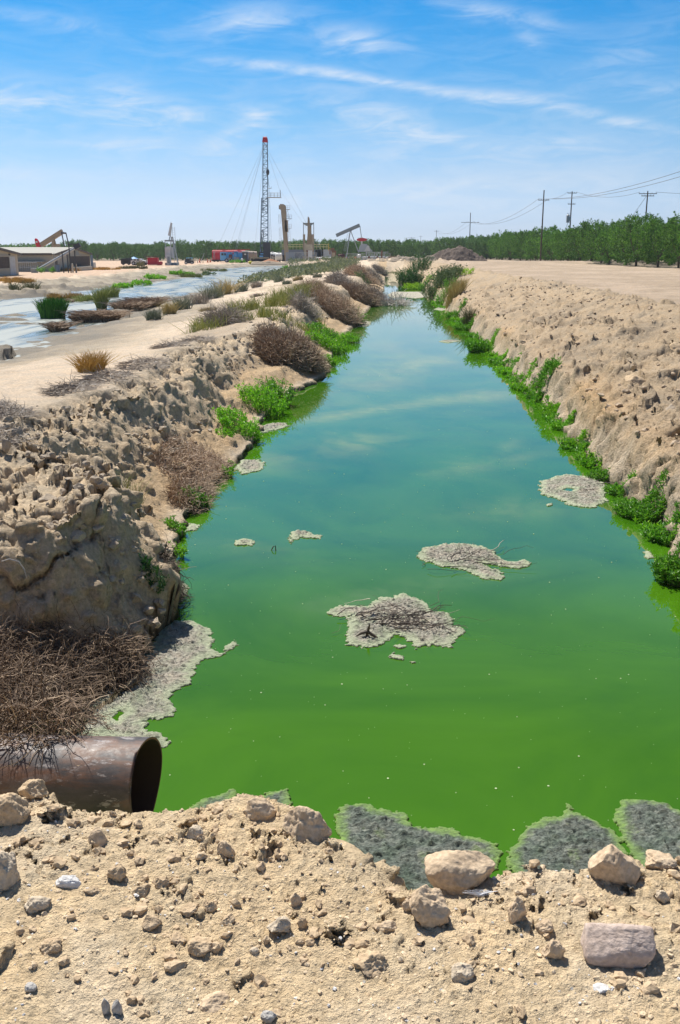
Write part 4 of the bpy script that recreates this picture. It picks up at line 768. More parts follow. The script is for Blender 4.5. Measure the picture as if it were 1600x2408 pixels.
# green weeds, left bank
for (u, v, w_, h, n, lf, lab, mt) in [
    (453, 1172, 52, .22, 900, .045, 'glossy green weed with dark gap below, at the left water edge', green_m), (410, 1232, 42, .18, 600, .04, 'small green weed at the foot of the big left bank', green_m), (413, 1275, 26, .16, 300, .035, 'narrow green weed touching the water below the smaller one', green_b), (350, 1425, 34, .18, 400, .035, 'dark green weed in the shade of the dead roots', green_d),
    (527, 1100, 22, .22, 260, .04, 'thin bright sprig at the end of the long dry brush', green_b), (548, 992, 100, .38, 2200, .055, 'bright green weed patch left of the rocky ledge', green_b), (520, 1005, 40, .12, 350, .045, 'sparse low weed under the bright patch', green_b), (608, 938, 100, .5, 3000, .06, 'brightest leafy weed clump on the left ledge', green_b), (640, 925, 60, .6, 1800, .06, 'taller dark leafed weed right of the brightest clump', green_m),
    (755, 805, 90, .55, 3200, .075, 'spreading bright weed bed at the left water edge', green_b), (745, 772, 70, .5, 2000, .075, 'dark topped green weed behind the spreading bed', green_m), (800, 790, 60, .4, 1800, .07, 'weed trailing into the water at the left bank', green_b), (760, 838, 34, .3, 700, .06, 'small weed on the water right of the pale earth lump', green_b), (812, 742, 60, .7, 1600, .08, 'grey green weed hanging over the water by the white scrap', green_m),
    (880, 634, 26, 1.1, 900, .16, 'dark green bush at the left side of the far channel', green_d), (835, 668, 34, .6, 600, .1, 'olive weed in the brown bushes of the left rim', green_g), (535, 1082, 14, .12, 120, .035, 'tiny green sprig above the pale fringe', green_b)]:
    x, y = at_(u, v, .15) if (u, v) != (350, 1425) else (-1.60, 7.75); rx = W_(w_, y) / 2; leafy(x, y, rx, rx * (1.2 if y > 12 else 1.0), h, n, lab, mt, lf, floor=0.0)
x, y = at_(275, 1150, .7); blades(x, y, .28, .3, .34, 160, 'sparse pale green grass with seed heads on the broken left bank', ygrass, .006, lean=.5)
x, y = U(35, 1290, .9); P = np.array([[(0, 0, 0), (.06, -.01, .02), (.13, -.01, .0), (.17, -.02, -.06), (.185, -.02, -.13)]], float); V, Fq = tubes(P, np.array([[.006, .006, .005, .005, .003]]), 5)
tag(link('dry_root', raw_mesh('dry_root', V, [Fq]), dry_pale, None, (x, y - .28, .98)), 'single pale root poking from the shaded face of the big left bank', 'root')
# green weeds, right bank
for (u, v, w_, h, n, lf, lab, mt) in [
    (1560, 1340, 90, .27, 3000, .055, 'dark glossy leafed plant at the right edge, nearest on the right bank', green_m), (1530, 1240, 70, .16, 1600, .05, 'leafy weeds left of and behind the nearest glossy plant', green_m), (1478, 1190, 92, .18, 2600, .05, 'widest leafy weed bed at the foot of the right bank', green_m), (1432, 1140, 52, .14, 1000, .05, 'leafy weeds at the left end of the widest bed', green_m),
    (1385, 1105, 44, .14, 900, .05, 'weed clump right beside the oval algae mat', green_m), (1365, 1075, 34, .12, 600, .05, 'weed clump just behind the oval algae mat', green_m), (1322, 1030, 44, .15, 800, .05, 'thin weed fringe behind the oval mat on the right bank', green_b), (1296, 990, 40, .15, 700, .055, 'weed fringe halfway to the bushy patch', green_b), (1272, 955, 34, .14, 700, .055, 'weed fringe right below the bushy patch', green_b),
    (1248, 920, 56, .22, 1800, .065, 'bushy green patch in the notch of the right bank', green_m), (1205, 892, 46, .14, 1000, .065, 'low weeds left of the bushy patch', green_b), (1175, 860, 44, .14, 1000, .07, 'weed fringe in the middle of the right bank', green_m), (1150, 832, 38, .14, 900, .07, 'weed fringe below the steep clay of the right bank', green_b), (1118, 805, 50, .2, 1500, .08, 'bright weed patch left of the steep clay', green_b),
    (1105, 765, 40, .5, 1600, .09, 'taller dark weed against the sand of the right bank', green_m), (1070, 760, 40, .22, 1200, .09, 'green weed trailing in the far water', green_m), (1050, 735, 38, .4, 1200, .1, 'weed clump below the straw coloured grass', green_m), (1030, 700, 36, 1.1, 1200, .11, 'green stalks under the grey green bush', green_m),
    (1012, 685, 60, 1.5, 3200, .13, 'grey green feathery bush on the right side of the far channel', green_g), (1035, 672, 44, 1.3, 2000, .13, 'tall dusty bush behind the feathery one', green_g), (982, 668, 30, .9, 800, .13, 'bright green bush at the corner of the far channel', green_m), (954, 664, 40, .7, 1500, .12, 'lime green low bush on the far channel corner', lime),
    (944, 655, 44, 2.0, 4200, .14, 'big dark green bush filling the far right side of the channel', green_d), (966, 640, 44, 2.1, 2600, .16, 'dark green bush beyond the big one, against the sand', green_d), (1072, 672, 30, .6, 700, .12, 'yellow green flowering weed on the sand right of the straw grass', lime)]:
    x, y = at_(u, v, .12); rx = W_(w_, y) / 2; leafy(x, y, rx, rx * (1.5 if y > 10 else 1.1), h, n, lab, mt, lf, floor=0.0, rot=.5, spiky=.2 if mt in (green_g, green_d) else 0)
rg = np.random.default_rng(31)
for i in range(26):
    y = 10.2 * (1.075 ** i); x = float(xr(y)) - .03 + rg.normal(0, .04); L_ = .075 * y * .62
    if rg.random() < .3: continue
    leafy(x, y, .07 + .002 * y, L_ * rg.uniform(.7, 1.0), rg.uniform(.06, .13) * (1 + y / 60), int(480 * rg.uniform(.6, 1.2)), 'low leafy fringe along the waterline of the right bank', [green_m, green_b][i % 2], .05 + .0012 * y, group='waterline fringe of the right bank', floor=0.0, rot=.1, zcap=.12)
x, y = at_(1050, 695, .5); blades(x, y, W_(20, y), .9, .95, 900, 'straw coloured grass clump on the far right bank', straw, .022, lean=.3, floor=0)
x, y = at_(1078, 752, .5); blades(x, y, W_(9, y), .3, .9, 120, 'small dry brush tuft above the taller dark weed', olive, .03, lean=.3, floor=0)
# twigs lying on the algae mats
def sticks(u, v, pts, label, mat, seed, n=60, r=.005, spread=.16, L=.35):
    x, y = U(u, v, 0); rg = np.random.default_rng(seed); K = 6; P = np.zeros((n, K, 3)); c = rg.normal(size=(n, 2)) * (spread, spread * .75); a = rg.normal(.5, .9, n); Ls = L * rg.uniform(.2, 1.0, n)
    P[:, 0, :2] = c; P[:, 0, 2] = .015 + .05 * rg.random(n) ** 2
    for k in range(1, K):
        a = a + rg.normal(0, .35, n); P[:, k] = P[:, k - 1] + np.stack([np.cos(a), np.sin(a) * .8, rg.normal(.05, .22, n)], 1) * (Ls / (K - 1))[:, None]; P[:, k, 2] = np.maximum(P[:, k, 2], .006)
    V, Fq = tubes(P, r * rg.uniform(.25, 1.0, (n, 1)) * np.linspace(1, .4, K)[None], 5); return tag(link('dead_branch', raw_mesh('dead_branch', V, [Fq], True), mat, None, (x, y, 0)), label, 'branch', 'dead branches caught in the algae')
m_tw = island_mat('wet_twigs', (.03, .025, .02), (.12, .09, .07), .6, 0, (.50, .44, .36))
sticks(905, 1435, None, 'tangle of dark dead twigs on the broad mat in mid water', m_tw, 1, 110, .0065, .20, .55)
sticks(1050, 1290, None, 'dark thin twigs lying along the forked algae mat', m_tw, 2, 60, .0055, .22, .5)
sticks(1350, 1135, None, 'few thin twigs over the oval algae mat', m_tw, 3, 16, .004, .10, .3)
sticks(1385, 1120, None, 'bare twigs between the oval mat and the right bank weeds', m_tw, 4, 14, .006, .12, .45)
x, y = U(630, 1268, 0); P = np.array([[(-.02, .0, .0), (0, 0, .04), (.025, .01, .05), (.03, -.01, .0)]]); V, Fq = tubes(P, np.full((1, 4), .006), 5); tag(link('twig', raw_mesh('twig', V, [Fq]), m_tw, None, (x, y, 0)), 'single dark twig stub poking out of the water, left half', 'twig')
x, y = U(850, 1475, 0); P = np.array([[(-.02, .02, .0), (0, 0, .10), (.01, 0, .14)], [(0, 0, .06), (.05, -.01, .03), (.1, -.02, .0)], [(0, 0, .07), (-.06, .01, .05), (-.12, .02, .01)]]); V, Fq = tubes(P, np.array([[.014, .012, .003]] * 3), 6); tag(link('root_stump', raw_mesh('root_stump', V, [Fq], True), m_tw, None, (x, y, .01)), 'dark forked root stump at the lower left of the broad mat', 'stump')

# ------------------------------------------------------------------ orchard
bark = paint('bark', (.12, .09, .065), .9, 0, .3, (.06, .05, .04), 3)
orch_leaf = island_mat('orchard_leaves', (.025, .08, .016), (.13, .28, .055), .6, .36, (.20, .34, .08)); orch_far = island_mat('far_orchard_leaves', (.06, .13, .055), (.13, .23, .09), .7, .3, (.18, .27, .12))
def tree_meshes(seed, nleaf=7200, big=1.0):
    rg = np.random.default_rng(seed); m = MB(); th0 = rg.uniform(0, 6.28); m.tube((0, 0, -.15), (.05, 0, .95), .17, .14, 8)
    ends = []
    for k in range(5):
        a = th0 + k * 1.257 + rg.normal(0, .2); p = np.array((.05, 0, .9)); r = .10
        for j in range(4):
            q = p + np.array((math.cos(a) * .42, math.sin(a) * .42, .72 + .16 * j)) * rg.uniform(.8, 1.15); m.tube(p, q, r, r * .7, 6, False); ends.append((q, a)); a += rg.normal(0, .3); p = q; r *= .7
    tr = raw_mesh('trunk', np.vstack(m.V), [np.vstack(f) for f in m.F.values()], True)
    C = []; D = []
    ns = 190
    for k in range(ns):
        a = rg.uniform(0, 6.283); z = .75 + 4.65 * rg.random() ** .85; env = 2.85 * math.sin(min(1, (z - .2) / 2.6) * 1.45) * (1 - max(0, (z - 3.3) / 3.2) ** 1.6) ; env *= .92 + .22 * math.sin(a * 3 + seed) + .16 * rg.normal(); rr = env * rg.uniform(.3, 1.0) ** .5
        p = np.array((math.cos(a) * rr, math.sin(a) * rr, z)); L = rg.uniform(.45, 1.0) * (1.1 if z > 4.2 else 1); d = np.array((math.cos(a) * rg.uniform(.1, .8), math.sin(a) * rg.uniform(.1, .8), rg.uniform(.35, 1.1))) if z > 2 else np.array((math.cos(a) * .7, math.sin(a) * .7, rg.uniform(-.6, .4)))
        d /= np.linalg.norm(d); n_ = nleaf // ns; t = rg.random(n_); C.append(p + np.outer(t * L, d) + rg.normal(size=(n_, 3)) * (.20 * (1.15 - t))[:, None]); D.append(rg.normal(size=(n_, 3)) * .8 + d)
    C = np.vstack(C); D = np.vstack(D); V, Fc = leaves(C, D, .23 * big * rg.uniform(.6, 1.3, len(C)), .105 * big, rg)
    return tr, raw_mesh('crown', V, [Fc])
kinds = [tree_meshes(s) for s in (1, 2, 3, 4, 5)]; kinds_far = [tree_meshes(s, 3000, 1.5) for s in (11, 12, 13, 14)]
for tr, cr in kinds: tr.materials.append(bark); cr.materials.append(orch_leaf)
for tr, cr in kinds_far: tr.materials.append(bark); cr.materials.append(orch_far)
def orchard_tree(x, y, z, s, kind, label, group, rg):
    root = thing('orchard_tree', (x, y, z - .03), label, 'tree', group, rg.uniform(0, 6.28)); tr, cr = kind; root.scale = (s * rg.uniform(.92, 1.1), s * rg.uniform(.92, 1.1), s * rg.uniform(.93, 1.08)); link('trunk', tr, None, root); link('crown', cr, None, root)
rg = np.random.default_rng(8); names = ['first', 'second', 'third', 'fourth', 'fifth', 'sixth', 'seventh', 'eighth', 'ninth', 'tenth', 'eleventh', 'twelfth']
k = 0; y = 106.0
while y < 335:
    x = 44 + rg.normal(0, .4); u = 800 + 2331 * x / y
    if u < 1640 and k < 12: lab = 'front row orchard tree on the right, %s from the right edge of the photo' % names[k]; k += 1; gr = 'near trees of the right orchard front row'
    elif u >= 1640: lab = 'orchard tree just outside the right edge, front row'; gr = 'right orchard trees beyond the frame'
    else: lab = 'front row tree of the right orchard, farther off beyond the wooden pole'; gr = 'far trees of the right orchard front row'
    orchard_tree(x, y + rg.normal(0, .3), gz(x, y), 1.0 + (.08 if y < 150 else 0) + rg.normal(0, .13), kinds[rg.integers(5)], lab, gr, rg); y += 7.6
for row in (1, 2, 3):
    y = 112.0 + row * 2
    while y < 335: x = 44 + row * 6.6 + rg.normal(0, .4); orchard_tree(x, y, gz(x, y), 1.0 + rg.normal(0, .06) + .03 * row, kinds[rg.integers(5)], 'orchard tree in the rows behind the front row on the right', 'trees in the rear rows of the right orchard', rg); y += 6.4 * (1 if row < 3 else 1.6)
for row in range(3):
    x = -86.0 + row * 2
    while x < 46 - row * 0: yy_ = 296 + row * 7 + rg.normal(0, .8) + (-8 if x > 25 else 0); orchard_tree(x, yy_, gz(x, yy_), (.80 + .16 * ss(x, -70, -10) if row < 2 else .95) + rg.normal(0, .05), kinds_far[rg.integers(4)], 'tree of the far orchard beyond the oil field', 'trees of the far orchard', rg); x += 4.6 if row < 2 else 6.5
# rough far wood behind, reads as one mass
m_v = []; rgf = np.random.default_rng(3); n = 26000; x = rgf.uniform(-130, 70, n); y = rgf.uniform(318, 345, n); z = .9 + 5.2 * rgf.random(n) ** .6 * (.85 + .15 * fb2(x, y, 7, 2, 5)); V, Fc = leaves(np.stack([x, y, z], 1), rgf.normal(size=(n, 3)) + (0, 0, .5), .9, .45, rgf)
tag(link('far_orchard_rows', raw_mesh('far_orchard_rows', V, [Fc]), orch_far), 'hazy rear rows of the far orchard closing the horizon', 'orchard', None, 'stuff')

# ------------------------------------------------------------------ utility poles and wires
m_pole = paint('creosote_wood', (.10, .075, .055), .9, 0, .4, (.18, .14, .11), 1.5); m_ins = paint('insulator', (.35, .37, .38), .4); m_wire = paint('wire', (.10, .10, .11), .5); m_trans = paint('transformer_grey', (.42, .45, .47), .45)
def pole(u, vtop, y, label, arm=None, lean=0.0, r=.17, kind='pole', z0=None, extra=None, drop=.0):
    x, _, ztop = A(u, vtop, y); g = gz(x, y) if z0 is None else z0; H = ztop - g; root = thing('utility_pole', (x, y, g), label, 'pole', 'wooden utility poles by the right orchard'); root.rotation_euler = (0, lean, 0)
    P_('post', m_pole, root, True, tubes=[((0, 0, -.3), (0, 0, H), r, r * .62, 10)])
    for (dz, half, yaw) in arm or ():
        m = MB(); m.box(0, -.16, H - dz, half * 2, .10, .12, rz=0); a = m.build('crossarm', m_pole, root)
        for sx in (-.92, -.45, .45, .92): P_('insulator', m_ins, a, True, tubes=[((sx * half, -.16, H - dz + .06), (sx * half, -.16, H - dz + .26), .05, .035, 6)])
    return root, Vector((x, y, g)), H
p1, q1, H1 = pole(1280, 447, 200, 'tallest wooden pole standing in front of the right orchard trees', [(1.9, 1.1, 0)]); p2, q2, H2 = pole(1346, 450, 215, 'pole with a grey transformer rising behind the orchard trees', [(.35, 1.0, 0), (2.6, .8, 0)], lean=.0)
m = MB(); m.tube((-.62, -.3, H2 - 6.4), (-.62, -.3, H2 - 4.9), .36, .36, 12); m.tube((-.62, -.3, H2 - 4.9), (-.62, -.3, H2 - 4.75), .36, .2, 12); m.box(-.25, -.2, H2 - 5.6, .5, .12, .9); tr_ = m.build('transformer', m_trans, p2, True)
P_('bushing', m_ins, tr_, True, tubes=[((-.75, -.3, H2 - 4.75), (-.75, -.3, H2 - 4.4), .06, .04, 6)]); P_('bushing', m_ins, tr_, True, tubes=[((-.48, -.3, H2 - 4.75), (-.48, -.3, H2 - 4.4), .06, .04, 6)])
P_('cable_loop', m_wire, p2, True, paths=[([(-.6, -.3, H2 - 6.4), (-.85, -.3, H2 - 7.3), (-1.0, -.3, H2 - 8.4), (-.8, -.3, H2 - 9.2), (-.2, -.2, H2 - 8.7), (0, -.15, H2 - 8.6)], .035, 5)])
p3, q3, H3 = pole(1524, 449, 190, 'pole with a wide crossarm rising behind the trees at right', [(.5, 1.7, 0), (.9, 1.2, 0)])
p4, q4, H4 = pole(1107, 500, 320, 'pole with a single crossarm behind the dark dirt pile', [(3.0, 2.9, 0)]); p5, q5, H5 = pole(1027, 541, 520, 'small distant pole left of the one behind the dirt pile', [(.6, 1.2, 0)]); p6, q6, H6 = pole(990, 554, 760, 'tiny distant pole above the far end of the ditch', [(.6, 1.4, 0)]); p7, q7, H7 = pole(968, 557, 760, 'tiny distant pole left of the other tiny one', [(.6, 3.0, 0)])
def wire(p, q, sag, label, r=.022, name='power_line', grp='power lines between the poles', n=18, cat='wire', mat=None):
    p = np.array(p, float); q = np.array(q, float); t = np.linspace(0, 1, n)[:, None]; pts = p + (q - p) * t; pts[:, 2] -= (4 * sag * t * (1 - t))[:, 0]; V, Fq = tubes((pts - p)[None], np.full((1, n), r), 4)
    return tag(link(name, raw_mesh(name, V, [Fq], True), mat or m_wire, None, tuple(p)), label, cat, grp)
T = lambda q, H, dx, dz: (q.x + dx, q.y, q.z + H - dz)
for i, (dx, lab) in enumerate([(-1.0, 'left'), (1.0, 'right')]):
    nx = (41 + dx, 82, 14.2); wire(T(q1, H1, dx, 1.65), nx, 1.9, 'upper overhead wire at top right' if i else 'lower overhead wire at top right', .028); wire(T(q4, H4, dx, 2.7), T(q1, H1, dx, 1.65), 2.4, '%s wire sagging from the tallest pole to the crossarm pole' % ('nearer' if i else 'farther'), .03); wire(T(q5, H5, dx, .3), T(q4, H4, dx, 2.7), 2.6, '%s wire between the crossarm pole and the small distant pole' % ('nearer' if i else 'farther'), .03)
wire(T(q1, H1, .9, 1.65), T(q2, H2, -.9, .1), .4, 'short wire from the tallest pole to the transformer pole', .026); wire(T(q2, H2, .9, .1), T(q3, H3, -1.5, .2), 1.0, 'wire from the transformer pole to the wide crossarm pole', .026); wire(T(q3, H3, 1.5, .2), (84, 175, 14.4), .8, 'wire from the wide crossarm pole out of the picture', .026)
wire(T(q3, H3, 0, .6), (q3.x - 7.2, q3.y + 4, 1.4), 0, 'left stay wire of the wide crossarm pole', .02, 'stay_wire'); wire(T(q3, H3, 0, .6), (q3.x - 5.2, q3.y + 9, 1.4), 0, 'right stay wire of the wide crossarm pole', .02, 'stay_wire')

# ------------------------------------------------------------------ heaps of dirt
def heap(u0, u1, vtop, vbase, y, label, mat, peaks, name='dirt_pile', dep=.8, cell=.14, rough=.5, seed=1, dirn=None):
    xa, _, zb = A(u0, vbase, y); xb = A(u1, vbase, y)[0]; zt = A((u0 + u1) / 2, vtop, y)[2]; w = xb - xa; cx = (xa + xb) / 2; g0 = gz(cx, y) - .1; H = zt - g0; nx = int(w / cell); ny = int(w * dep / cell); X, Y = np.meshgrid(np.linspace(-w / 2, w / 2, nx), np.linspace(-w * dep / 2, w * dep / 2, ny)); x = X.ravel(); yy = Y.ravel(); z = np.zeros_like(x)
    for (px, py, ph, pr) in peaks: z = np.maximum(z, ph * H * np.clip(1 - np.hypot((x - px * w) / (pr * w), (yy - py * w) / (pr * w * dep)) ** 1.25, 0, 1))
    ed = ss(z, 0, .25 * H); z = z + ed * (fb2(x, yy, 1.6, 4, seed, .6) * rough + clods(x, yy, 1.1, .6, seed + 3, .5, .2, .5, .8) * rough * 1.3 + clods(x, yy, .45, .6, seed + 4, .5, .2, .5, .8) * rough * 1.3); edge = np.minimum(np.minimum(x + w / 2, w / 2 - x), np.minimum(yy + w * dep / 2, w * dep / 2 - yy)); z = np.where(edge < .05, -.3, z)
    i = (np.arange(ny - 1)[:, None] * nx + np.arange(nx - 1)[None]).ravel(); return tag(link(name, raw_mesh(name, np.stack([x, yy, z], 1), [np.stack([i, i + 1, i + nx + 1, i + nx], 1)], True), mat, None, (cx, y, g0)), label, 'dirt pile')
m_dark = stone_mat('dark_earth', (.115, .088, .072), (.20, .158, .128), .08); m_berm = stone_mat('berm_earth', (.28, .23, .175), (.38, .31, .235), .05); m_red = stone_mat('red_earth', (.33, .155, .085), (.42, .21, .12), .03)
heap(998, 1146, 576, 618, 185, 'tall pile of dark brown earth at the near end of the right orchard', m_dark, [(.05, 0, 1.0, .45), (-.12, 0, .86, .4), (.24, -.04, .60, .32), (-.28, .02, .5, .3), (.36, 0, .3, .2)], cell=.13, seed=21)
heap(862, 1030, 603, 622, 172, 'low pale earth berm across the far end of the ditch', m_berm, [(-.3, 0, .6, .3), (-.1, 0, .9, .3), (.12, 0, 1.0, .3), (.32, 0, .85, .25)], cell=.16, dep=.35, seed=31, name='earth_berm')
heap(608, 664, 608.5, 618, 236, 'smooth low mound of reddish earth in front of the service rig', m_red, [(0, 0, 1.0, .5)], cell=.12, rough=.05, seed=41, name='earth_mound')
heap(590, 845, 612.5, 622.5, 205, 'rough low earth bank between the pond and the oil field', m_berm, [(-.42, 0, .7, .12), (-.3, 0, .9, .14), (-.16, 0, .8, .14), (0, 0, 1.0, .15), (.14, 0, .7, .14), (.28, 0, .8, .14), (.42, 0, .6, .12)], cell=.2, dep=.10, rough=.35, seed=51, name='earth_bank')

# ------------------------------------------------------------------ oil field
tanp = paint('tan_paint', (.40, .325, .225), .6, 0, .3, (.25, .19, .12), .8); whitep = paint('white_paint', (.66, .67, .66), .55, 0, .3, (.40, .36, .30), .8); greyp = paint('grey_paint', (.30, .34, .36), .55, 0, .3, (.22, .20, .17), .8); redp = paint('red_paint', (.55, .012, .03), .5, 0, .15, (.25, .05, .04), .8); bluep = paint('blue_paint', (.05, .32, .68), .45, 0, .15, (.10, .14, .18), .8); blue2 = paint('pale_blue_paint', (.17, .48, .80), .5, 0, .15, (.15, .2, .25), .8)
blackp = paint('black_rubber', (.02, .02, .022), .7, 0, .3, (.08, .07, .06), 2); darkp = paint('dark_steel', (.05, .055, .065), .6, .2, .3, (.12, .09, .07), 1.5); slate = paint('slate_tank', (.16, .20, .26), .6, 0, .3, (.25, .24, .22), .6); galv = paint('galvanised_steel', (.42, .45, .47), .45, .3, .2, (.3, .29, .27), 2); yellowp = paint('yellow_paint', (.62, .40, .03), .5, 0, .3, (.4, .28, .08), 1.5); palerail = paint('pale_yellow_rail', (.50, .44, .20), .6); maroon = paint('maroon_engine', (.14, .04, .035), .6, 0, .4, (.06, .03, .03), 3); rustp = paint('rust_brown', (.22, .115, .07), .85, 0, .5, (.12, .06, .04), 3); orangep = paint('orange_plastic', (.75, .13, .02), .5); glassp = paint('dark_glass', (.03, .04, .05), .12, 0, 0); steelb = paint('mast_steel', (.13, .21, .29), .5, .2, .3, (.2, .2, .2), 1.0)
class Frame:
    """metres on a vertical plane at distance y, measured from pixels of the photograph"""
    def __init__(s, y, u0, vbase): s.y = y; s.u0 = u0; x, _, z = A(u0, vbase, y); s.x = x; s.g = gz(x, y); s.z = s.g; s.vb = vbase; s.loc = (x, y, s.g)
    def X(s, u): return A(u, s.vb, s.y)[0] - s.x
    def Z(s, v): return max(0, A(s.u0, v, s.y)[2] - A(s.u0, s.vb, s.y)[2])
    def lift(s, t): t.location.z += A(s.u0, s.vb, s.y)[2] - s.g
    def P(s, u, v, dy=0): return (s.X(u), dy, s.Z(v))
def wheel(parent, x, y, r=.5, w=.3, hub=whitep, axis='y'):
    t = P_('wheel', blackp, parent, True, tubes=[((x, y - w / 2, r), (x, y + w / 2, r), r, r, 16)]); P_('rim', hub, t, True, tubes=[((x, y - w / 2 - .02, r), (x, y - w / 2 + .05, r), r * .55, r * .55, 12)]); return t

def lattice(m, x0, x1, w0, w1, d0, d1, z0, z1, n, r=.07, rb=.035):
    """four-legged lattice mast between two heights"""
    def c(t, a, b): k = w0 + (w1 - w0) * t; e = d0 + (d1 - d0) * t; return (x0 + (x1 - x0) * t + a * k / 2, b * e / 2, z0 + (z1 - z0) * t)
    for a in (-1, 1):
        for b in (-1, 1): m.tube(c(0, a, b), c(1, a, b), r, r, 6)
    for i in range(n):
        t, t2 = i / n, (i + 1) / n; s = 1 if i % 2 else -1
        for b in (-1, 1): m.tube(c(t2, -1, b), c(t2, 1, b), rb, rb, 4); m.tube(c(t, -s, b), c(t2, s, b), rb, rb, 4)
        for a in (-1, 1): m.tube(c(t2, a, -1), c(t2, a, 1), rb, rb, 4); m.tube(c(t, a, -s), c(t2, a, s), rb, rb, 4)
# service rig
F = Frame(245, 624, 617); z = F.Z; X = F.X; rig = thing('service_rig', F.loc, 'tall blue lattice service rig mast with a red crown on a truck', 'drilling rig')
m = MB(); lattice(m, X(622), X(626), 1.9, 1.5, 1.9, 1.4, z(603), z(466), 16, .075, .04); m.build('lower_mast', steelb, rig)
m = MB(); lattice(m, X(626.2), X(629.5), 1.15, 1.1, 1.1, 1.0, z(500), z(334), 19, .065, .035); m.build('upper_mast', steelb, rig)
m = MB(); m.box(X(629.6), 0, z(329.5), 1.35, 1.5, .95, top=(.8, .8)); m.tube((X(629.6) - .45, 0, z(326)), (X(629.6) + .45, 0, z(326)), .42, .42, 12); cb = m.build('crown_block', redp, rig)
P_('crown_rail', galv, cb, tubes=[((X(625), -.6, z(330)), (X(625), -.6, z(321)), .03, .03, 4), ((X(634), -.6, z(330)), (X(634), -.6, z(321)), .03, .03, 4), ((X(625), -.6, z(322)), (X(627), -.6, z(322)), .03, .03, 4), ((X(632), -.6, z(322)), (X(634), -.6, z(322)), .03, .03, 4)])
m = MB(); m.box((X(632) + X(664)) / 2, 0, z(464.5), X(664) - X(632), 1.9, .14)
for u in (632, 640, 648, 656, 663): m.tube((X(u), -.95, z(464)), (X(u), -.95, z(453.5)), .03, .03, 4); m.tube((X(u), .95, z(464)), (X(u), .95, z(453.5)), .03, .03, 4)
for v in (454, 459): m.tube((X(632), -.95, z(v)), (X(663), -.95, z(v)), .03, .03, 4); m.tube((X(632), .95, z(v)), (X(663), .95, z(v)), .03, .03, 4)
m.tube((X(662), 0, z(464)), (X(662), 0, z(447)), .09, .09, 6); m.tube((X(632), 0, z(464)), (X(627), 0, z(476)), .05, .05, 5); m.build('monkey_board', galv, rig)
P_('small_platform', galv, rig, boxes=[(X(637), -.2, z(443), 1.0, .8, .10)], tubes=[((X(642), -.5, z(443)), (X(642), -.5, z(439)), .03, .03, 4)])
P_('travelling_block', darkp, rig, True, balls=[((X(634.5), -.75, z(405.5)), .50, 12, 8, (.8, .6, 1.5))], tubes=[((X(634.5), -.75, z(411)), (X(637), -.75, z(441)), .05, .05, 5)])
m = MB()
for (ua, va, ub, vb, dy) in [(633, 333, 634.5, 401, -.7), (635, 333, 636, 401, -.7), (637, 443, 641, 600, -.7), (634, 411, 637, 600, -.4), (627, 333, 622, 600, -.9)]: m.tube((X(ua), dy, z(va)), (X(ub), dy, z(vb)), .022, .022, 4)
m.build('hoist_lines', darkp, rig)
P_('drawworks', darkp, rig, boxes=[(X(629), -.5, z(592), 1.7, 1.6, 4.4), (X(619), 0, z(603), 2.0, 2.0, 2.2)], tubes=[((X(612), -.9, z(600)), (X(620), -.9, z(540)), .09, .09, 6), ((X(614), .9, z(600)), (X(622), .9, z(540)), .09, .09, 6)])
P_('mast_foot', blue2, rig, boxes=[(X(622), -1.0, z(597), 1.6, .4, .25), (X(616), -1.0, z(605), .9, .5, .8)])
P_('carrier_deck', paint('carrier_tan', (.34, .30, .19), .6), rig, boxes=[(X(612), -.2, z(606.5), X(634) - X(590), 2.4, .35), (X(598), -1.2, z(601), .3, .2, 1.8)])
P_('undercarriage', darkp, rig, boxes=[(X(612), 0, z(612), X(632) - X(592), 2.0, .8)])
for u in (596, 604, 627): wheel(rig, X(u), -1.1, .48, .3, darkp)
gl = 'guy wires of the service rig'; top = (F.x + X(628), 245, F.g + z(337)); mid = (F.x + X(661), 245, F.g + z(447))
for (src, u, yb, lab) in [(top, 496, 250, 'outermost left guy wire of the rig'), (top, 528, 262, 'second left guy wire of the rig'), (top, 545, 235, 'third left guy wire of the rig'), (top, 549, 228, 'fourth left guy wire, close beside the third'), (top, 597, 268, 'steepest left guy wire of the rig'), (mid, 775, 262, 'guy wire from the platform down to the right'), (top, 662, 245, 'guy wire from the crown to the platform tip'), (top, 768, 235, 'outermost right guy wire of the rig')]:
    xe = A(u, 612, yb)[0]; wire(src, mid if u == 662 else (xe, yb, gz(xe, yb)), 0, lab, .020, 'guy_wire', gl, 2, 'guy wire', galv)
# blue rig truck
F = Frame(240, 560, 616.5); z = F.Z; X = F.X; t = thing('rig_truck', F.loc, 'light blue oil field truck with two white hubbed wheels, parked before the red tanker', 'truck')
cabm = P_('cab', blue2, t, boxes=[(X(526.5), 0, z(602), X(534) - X(520), 2.3, z(592.5) - z(612), dict(top=(.93, .95)))]); P_('window', glassp, cabm, boxes=[(X(525.5), -1.16, z(597.5), .55, .06, .5), (X(531.5), -1.16, z(597.5), .4, .06, .5)]); P_('bumper', darkp, t, boxes=[(X(520), 0, z(612.5), .25, 2.3, .35)])
P_('equipment_body', bluep, t, boxes=[(X(555), .1, z(604), X(592) - X(535), 2.1, 1.3), (X(541), -.2, z(597.5), 1.0, 1.8, .9), (X(556), -.2, z(596.5), .9, 1.8, 1.1), (X(568), -.2, z(598.5), 1.3, 1.8, .8)], tubes=[((X(548), -.9, z(608)), (X(548), -.9, z(594)), .11, .11, 8), ((X(563), -.9, z(608)), (X(563), -.9, z(596)), .09, .09, 8), ((X(560), -1.05, z(603)), (X(573), -1.05, z(603)), .2, .2, 10)])
